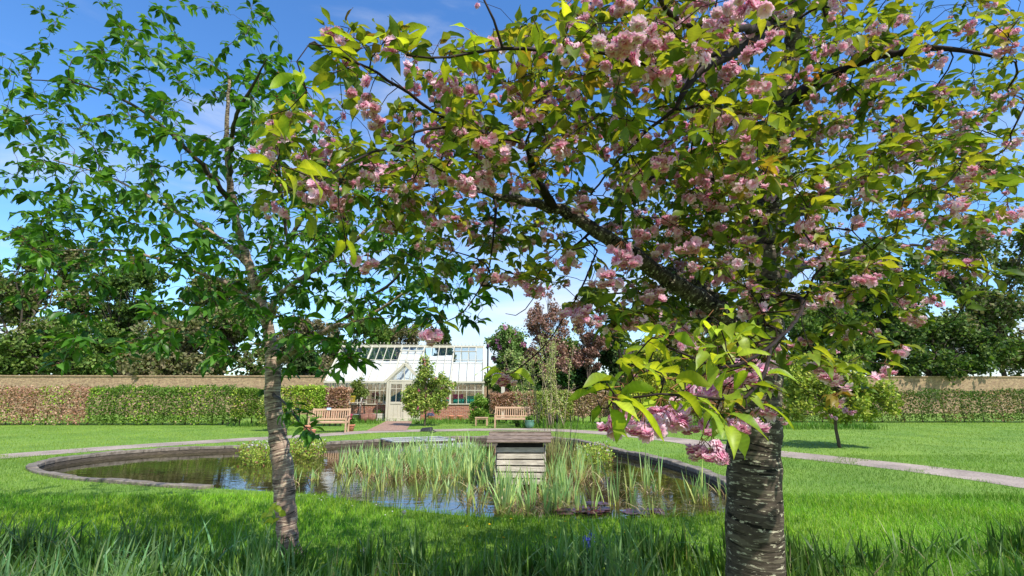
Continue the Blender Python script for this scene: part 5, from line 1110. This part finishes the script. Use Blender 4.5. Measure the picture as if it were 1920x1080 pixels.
def segd(px, py, P):
    m_ = 1e9
    for (x0, y0), (x1, y1) in zip(P[:-1], P[1:]):
        t = max(0, min(1, ((px-x0)*(x1-x0)+(py-y0)*(y1-y0))/((x1-x0)**2+(y1-y0)**2))); m_ = min(m_, math.hypot(px-x0-t*(x1-x0), py-y0-t*(y1-y0)))
    return m_
MAINL = [(1352, 592), (1292, 548), (1232, 512), (1168, 466), (1110, 430), (1052, 396), (990, 380), (930, 368)]; SEC = [(1040, 393), (1012, 348), (994, 306), (988, 275)]; TOPB = [(1422, 68), (1375, 98), (1322, 127), (1290, 155), (1265, 205)]
def ys(px, py):
    if segd(px, py, MAINL) < 40 or segd(px, py, SEC) < 22: return g3.uniform(3.4, 4.6)
    if segd(px, py, TOPB) < 22: return g3.uniform(2.3, 3.2)
    if py < 130 and px > 1000: return g3.choice([g3.uniform(1.3, 2.1), g3.uniform(2, 3.2)])
    if px < 760: return g3.uniform(1.3, 1.8) if py < 180 else g3.uniform(1.8, 2.9)
    if py < 330: return g3.uniform(1.5, 3.0)
    if px > 1150 and py > 330: return g3.choice([g3.uniform(1.9, 3.0), g3.uniform(3.2, 5.4)], p=[.35, .65])
    return g3.uniform(1.9, 3.6)
Tg = densgrid(CG, 500, 0, 50, 50, lambda a, b: .85 if (a < 1150 or b < 280) else 1.85, ys, g3)
# the crown goes on beyond the right edge of the photograph
RG = ['7775544333', '7766554433', '6776555544', '6667766554', '7776667654', '8777766655', '8887776654', '8877766543', '7776655432', '7665544321', '6655443210', '5554332100', '4433210000', '3332100000', '2221000000', '1110000000']
Tr = densgrid(RG, 1450, 0, 47, 50, .8, lambda a, b: g3.choice([g3.uniform(1.8, 3.2), g3.uniform(3.2, 5.2)]), g3)
# unseen tufts added above the frame to shade the leaves and lawn below
Tr += [tuple(pt(a, b, Y)) for a, b, Y in zip(g3.uniform(1020, 1900, 300), g3.uniform(-620, -10, 300), g3.uniform(1.7, 3.6, 300))]
near_t = [(590, 78, 1.25), (618, 90, 1.3), (640, 98, 1.35), (700, 84, 1.35), (745, 92, 1.35), (770, 104, 1.4), (835, 100, 1.42), (868, 92, 1.45), (885, 60, 1.4), (925, 88, 1.5), (560, 162, 1.2), (575, 170, 1.22), (640, 160, 1.4), (510, 215, 1.3), (520, 320, 1.15), (505, 330, 1.12), (540, 315, 1.2), (512, 240, 1.4), (650, 470, 1.6), (790, 612, 2.05), (815, 606, 2.1), (935, 690, 1.9), (955, 700, 1.95),
          (1060, 70, 1.4), (1085, 55, 1.35), (1010, 60, 1.4), (1120, 20, 1.35), (1170, 25, 1.4), (980, 45, 1.45), (1250, 635, 1.12), (1215, 640, 1.12), (1270, 600, 1.12), (1225, 660, 1.08), (1300, 670, 1.1), (1340, 690, 1.15), (1345, 615, 1.2), (1375, 620, 1.25), (1400, 640, 1.3), (1410, 660, 1.3), (1330, 620, 1.25), (1195, 700, 1.05), (1240, 700, 1.05), (1285, 712, 1.1), (1180, 735, 1.05), (1120, 750, 1.03), (1140, 765, 1.03), (1160, 740, 1.03), (1135, 740, 1.05), (1300, 760, 1.08), (1345, 765, 1.08), (1380, 770, 1.1), (1360, 785, 1.05), (1415, 745, 1.15), (1420, 620, 1.3), (1160, 655, 1.3), (1180, 690, 1.2),
          (1320, 655, 1.15), (1360, 640, 1.2), (1265, 690, 1.1), (1210, 730, 1.06), (1330, 745, 1.1), (1395, 720, 1.15), (1410, 700, 1.2)]
Tn = [tuple(pt(a, b, Y)) for a, b, Y in near_t]
T = np.array(Tg+Tr+Tn); nbig = len(Tn); sk.reach(T)
cherry = empty('cherry_tree', (root_r.x, TY, 0), 0, 'pink double flowering cherry tree with thick lichened trunk at the right, its branches spreading overhead', 'tree')
off = Vector((root_r.x, TY, 0))
def tubes(sk, ids, parent, name, mat, seg, mn=2, wob=.05):
    b = B()
    for k in ids:
        pth = sk.paths[k]
        if len(pth) < 2: continue
        P = [Vector(sk.p[i])-Vector(parent.location) for i in pth]; r = [sk.radius(i, name != 'twigs') for i in pth]
        if len(pth) > 1 and r[0] > r[1]*1.3: r[0] = r[1]*1.15
        b.tube(P, r, seg, cap=True, wob=wob, seed=k)
    return b.build(name, mat, parent)
tubes(sk, [0], cherry, 'trunk', M['rightbark'], 28, wob=.05)
for k in range(1, len(limbs)+1): tubes(sk, [k], cherry, 'limb', M['rightbark'] if limbs[k-1][0][3] > .062 else M['twig'], 12 if limbs[k-1][0][3] > .05 else 7, wob=.14)
tubes(sk, range(len(limbs)+1, len(sk.paths)), cherry, 'twigs', M['twig'], 4)
E = np.array([sk.p[sk.ends[i]] for i in range(len(T))]); PA_ = np.array([sk.p[sk.par[sk.ends[i]]] for i in range(len(T))]); A_ = E-PA_; A_ /= np.linalg.norm(A_, axis=1, keepdims=True)
CL = [(.19, .26, .03), (.10, .17, .022), (.31, .34, .035), (.055, .10, .016), (.17, .12, .03)]; CW = [4, 4.5, 1.4, 5.5, .15]
nb_ = len(T)-nbig; offn = np.array(off); far_ = np.arange(nb_); far_m = E[:nb_, 1] > 2.2
v1, (a1, b1_) = tuftleaves(E[:nb_][far_m]-offn, A_[:nb_][far_m], (6, 10), (.055, .092), CL, CW)
v1b, (a1b, b1b) = tuftleaves(E[:nb_][~far_m]-offn, A_[:nb_][~far_m], (5, 8), (.050, .090), CL[:4]+[(.28, .13, .03)], [5, 4, 2.4, 3, .35], upb=.1, fine=True)
v2, (a2, b2_) = tuftleaves(E[nb_:]-offn, A_[nb_:], (2, 3), (.058, .088), [(.34, .42, .035), (.26, .36, .03), (.16, .26, .025), (.30, .26, .05)], [4, 3, 2, .3], (.1, .7), (.21, .28), upb=.1, fine=True)
# extra leaves partway along the twigs
mid_i = [pth[len(pth)//2] for pth in sk.paths[len(limbs)+1:] if len(pth) > 7]; ME = np.array([sk.p[i] for i in mid_i]); MA = rndunit(len(ME))
v3, (a3, b3_) = tuftleaves(ME-offn, MA, (2, 5), (.055, .09), CL, CW)
link(npmesh('leaves', *join([v1, v1b, v2, v3]), smooth=True), 'leaves', cherry, M['cherryleaf'])
link(npmesh('leaf_stalks', *join([stalks(a1, b1_), stalks(a1b, b1b), stalks(a2, b2_, .0013), stalks(a3, b3_)])), 'leaf_stalks', cherry, M['bgleaf'])
# blossom: traced clusters nearest to the lens, then the rest scattered through the crown
CT = [(1165,70,36,6),(1215,62,34,3),(1160,105,34,4),(1385,20,32,8),(1350,45,28,5),(662,132,24,3),(690,160,34,1),(663,172,26,2),(690,205,26,5),(705,232,24,3),(642,222,24,1),(775,130,20,4),(830,145,22,8),(855,160,22,4),(850,215,20,9),(815,260,18,9),(835,280,18,6),(893,173,16,2),(925,180,16,3),(985,165,17,7),(1000,180,17,4),(1030,188,17,3),(1080,182,18,3),(965,262,18,7),(1030,262,18,4),(1085,240,18,5),(700,320,20,8),(735,318,20,6),(545,258,18,2),(560,298,18,2),(590,286,18,5),(615,270,18,4),(590,345,22,4),(600,370,22,5),(640,386,18,3),(865,342,20,7),(880,355,20,3),(690,492,22,5),(905,524,16,5),(935,520,18,5),(985,455,17,5),(1075,295,17,5),(1060,320,16,3),(1095,385,20,7),(1135,515,24,8),(1165,470,22,7),(1170,490,22,4),(1220,548,20,8),(1295,458,22,7),(1310,335,20,6),(1280,292,20,5),(1330,275,20,6),(1270,240,18,4),(1085,580,22,8),(1215,262,18,4),(810,628,22,6),(948,705,20,6),(1205,790,31,10),(1165,785,29,7),(1255,782,28,5),(1325,722,28,8),(1372,712,28,6),(1402,682,28,6),(1240,765,26,6),(1335,835,27,7),(1315,842,27,3),(1382,790,27,5),(1410,790,25,3),(1300,790,27,5),(1265,770,27,3),(1355,715,27,5),(1240,125,20,6),(1265,150,20,4),(1140,290,16,3),(1180,345,17,4),(1120,255,17,3),(1245,60,24,5),(1290,85,24,4),(1190,170,18,4),(1150,150,18,4),(1040,85,18,2),(1010,90,17,3),(1340,140,20,5),(1375,125,22,4),(1405,95,24,4),(1040,230,17,4),(900,240,17,5),(780,330,18,4),(760,345,18,4),(1200,440,18,5),(1240,470,18,4),(1350,430,19,6),(1385,300,20,5),(1250,410,18,5),(1060,500,16,3),(1020,440,16,3),(745,420,15,3),(780,400,15,3),(890,440,15,4),(1395,450,20,4),(1350,520,19,5),(1005,330,17,4),(930,318,17,4),(1180,600,18,4),(1160,15,28,4),(1265,25,26,4),(896,14,16,1)]
CT.sort(key=lambda c: -c[2]*math.sqrt(c[3])); parts = []; cnt = 0; ped = []
allE = np.array(sk.p)
for k, (px, py, sz, n) in enumerate(CT):
    Y = .044*F/sz; q = pt(px, py-sz*.8, Y); c = cluster(gB, n+(1 if n > 2 else 0), BL, .0232, white=(px, py) in ((690, 160),) or gB.random() < .12)
    ql = np.array(q); dj = np.linalg.norm(allE-ql, axis=1)+np.where(allE[:, 2] < ql[2], .3, 0); j = int(np.argmin(dj)); ped.append((allE[j]-offn, ql-offn))
    d = np.linalg.norm(allE[j]-ql); a_s = allE[j]-ql; bt = B(); bt.tube([tuple(a_s), tuple(a_s/2+np.array([0, 0, .15*d])), (0, 0, 0)], [.0022, .0017, .0013], 4)
    c = join([c, (np.array(bt.v), np.array(bt.f[:8]), np.tile([.06, .035, .03], (len(bt.v), 1)))])
    if cnt < 99:
        o = link(npmesh('blossom_cluster', *c, smooth=False), 'blossom_cluster', cherry, M['petal']); o.location = q-off; cnt += 1
    else: parts.append((c[0]+np.array(q-off), c[1], c[2]))
FV = [cluster(gB, n, BLF, .0235) for n in (3, 4, 4, 5, 5, 6, 6, 7, 8, 3)]+[cluster(gB, n, BLF, white=True) for n in (2, 3)]
for k in range(nb_):
    if gB.random() < (.55 if T[k][1] > 2.0 else .35):
        v, f, c = FV[gB.integers(0, len(FV))]; a = gB.uniform(0, 6.28); Rz = np.array([[math.cos(a), -math.sin(a), 0], [math.sin(a), math.cos(a), 0], [0, 0, 1]])
        parts.append((v @ Rz.T*gB.uniform(.85, 1.1)+E[k]-offn-A_[k]*.03, f, c))
tag(link(npmesh('blossoms', *join(parts)), 'blossoms', cherry, M['petal']), kind='stuff')

# ---------------- left hand tree: green cherry without flowers
sg_ = Skel(); LY = gp(544, 1049).y
def LL(pts): return [tuple(pt(a, b, Y))+(r,) for a, b, Y, r in pts]
b0 = pt(544, 1049, LY)
sg_.limb([(b0.x+.02, LY, -.06, .145)]+LL([(542, 1040, LY, .118), (538, 1000, LY, .098), (534, 930, LY, .10), (529, 870, LY, .098), (517, 800, LY, .085), (512, 740, LY, .078), (512, 690, LY, .076), (506, 640, LY, .064), (495, 590, LY-.05, .055), (478, 530, LY-.15, .05), (455, 460, LY-.3, .042), (435, 370, LY-.5, .034), (425, 260, LY-.8, .022), (430, 150, LY-1, .012)]))
llimbs = [
 LL([(514, 688, LY, .05), (526, 675, LY, .046), (555, 653, 5.0, .038), (594, 632, 4.8, .034), (627, 612, 4.7, .028), (666, 607, 4.5, .02), (710, 582, 4.4, .014), (750, 555, 4.3, .01), (800, 525, 4.2, .006), (850, 520, 4.1, .003)]),
 LL([(627, 612, 4.7, .02), (653, 591, 4.6, .017), (697, 555, 4.5, .015), (736, 529, 4.4, .012), (763, 493, 4.3, .009), (790, 450, 4.2, .005)]),
 LL([(500, 600, LY-.05, .035), (525, 553, 4.6, .028), (564, 523, 4.4, .024), (608, 496, 4.3, .022), (656, 458, 4.2, .020), (680, 440, 4.15, .018), (709, 407, 4.1, .014), (727, 372, 4.0, .009), (735, 330, 4.0, .005)]),
 LL([(480, 535, LY-.15, .04), (508, 499, 4.7, .032), (528, 475, 4.6, .028), (540, 455, 4.5, .022), (561, 416, 4.4, .016), (579, 384, 4.3, .011), (600, 330, 4.2, .006)]),
 LL([(540, 457, 4.5, .016), (533, 420, 4.4, .013), (530, 380, 4.3, .011), (527, 339, 4.2, .008), (520, 260, 4.1, .006), (540, 180, 4.0, .004)]),
 LL([(600, 630, 4.8, .01), (620, 655, 4.2, .006), (655, 670, 3.8, .004), (690, 680, 3.6, .0025)]),
 LL([(512, 740, LY, .02), (540, 760, 4.3, .008), (560, 790, 3.9, .005), (585, 812, 3.6, .003)]),
 LL([(470, 500, LY-.2, .035), (400, 440, 5.0, .026), (300, 380, 5.0, .017), (200, 330, 5.0, .01), (100, 300, 5.0, .005)]),
 LL([(440, 390, LY-.5, .03), (370, 300, 4.0, .02), (270, 210, 3.8, .013), (160, 160, 3.6, .007), (60, 150, 3.6, .004)]),
 LL([(497, 595, LY, .035), (440, 540, 4.6, .026), (340, 500, 4.3, .017), (230, 470, 4.2, .01), (110, 470, 4.1, .005)]),
 LL([(430, 330, LY-.6, .025), (440, 230, 3.6, .016), (480, 150, 3.2, .009), (500, 110, 3.0, .004)]),
]
for lb in llimbs: sg_.limb(lb, join_to=1)
LGD = ['000000000000', '000000000000', '430000000000', '662000000000', '663210000000', '442332000000', '554444421000', '665554442100', '666776554310', '667777766532', '776666666665', '665666665543', '543221212100', '230010000000', '000000000000']
LGS = ['4333332210', '4433333221', '5443333332', '5554444433', '5555554444', '6555555554', '6665555555', '6665555555', '6666555554', '6665555444', '6655544443', '5554443332', '4433332221', '2222111110', '1100000000']
T1 = densgrid(LGD, 500, 0, 33.3, 50, .9, lambda a, b: g3.uniform(3.3, 5.6), g3)+densgrid([r_[::-1] for r_ in LGS], 0, 0, 50, 50, .8, lambda a, b: g3.uniform(3.3, 5.8), g3)
nt1 = [(650, 672, 3.6), (665, 678, 3.6), (645, 685, 3.6), (672, 672, 3.5), (880, 605, 3.7), (895, 600, 3.7), (865, 590, 3.9), (850, 560, 4.0), (830, 545, 4.1), (590, 815, 3.4), (575, 800, 3.5), (545, 755, 4.0), (555, 765, 4.0), (535, 770, 4.1), (620, 700, 3.9), (600, 690, 4.0), (540, 690, 4.2), (545, 640, 4.4), (575, 660, 4.2)]
Tl = np.array(T1+[tuple(pt(a, b, Y)) for a, b, Y in nt1]); sg_.reach(Tl, .0018)
lt = empty('green_tree', (b0.x, LY, 0), 0, 'slender leaning cherry tree in plain green leaf with ringed purple brown bark at the left', 'tree'); lo = np.array([b0.x, LY, 0])
tubes(sg_, [0], lt, 'trunk', M['leftbark'], 24, wob=.05)
for k in range(1, len(llimbs)+1): tubes(sg_, [k], lt, 'limb', M['leftbark'] if llimbs[k-1][0][3] > .03 else M['greytwig'], 10, wob=.12)
tubes(sg_, range(len(llimbs)+1, len(sg_.paths)), lt, 'twigs', M['greytwig'], 4)
E = np.array([sg_.p[sg_.ends[i]] for i in range(len(Tl))]); PA_ = np.array([sg_.p[sg_.par[sg_.ends[i]]] for i in range(len(Tl))]); A_ = E-PA_; A_ /= np.linalg.norm(A_, axis=1, keepdims=True)
GL_ = [(.055, .15, .018), (.085, .20, .025), (.035, .10, .014), (.16, .31, .04)]
v1, (a1, b1_) = tuftleaves(E-lo, A_, (6, 10), (.075, .125), GL_, [4, 3, 3, 1], (.15, .6), (.2, .26))
mid_i = [pth[len(pth)//2] for pth in sg_.paths[len(llimbs)+1:] if len(pth) > 5]; ME = np.array([sg_.p[i] for i in mid_i])
v3, (a3, b3_) = tuftleaves(ME-lo, rndunit(len(ME)), (3, 6), (.07, .12), GL_, [4, 3, 3, 1], (.15, .6), (.2, .26))
link(npmesh('leaves', *join([v1, v3]), smooth=True), 'leaves', lt, M['greenleaf'])
link(npmesh('leaf_stalks', *join([stalks(a1, b1_, .0012), stalks(a3, b3_, .0012)])), 'leaf_stalks', lt, M['bgleaf'])
print('TUFTS', len(T), len(Tl), 'verts', sum(len(o.data.vertices) for o in bpy.data.objects if o.type == 'MESH'))
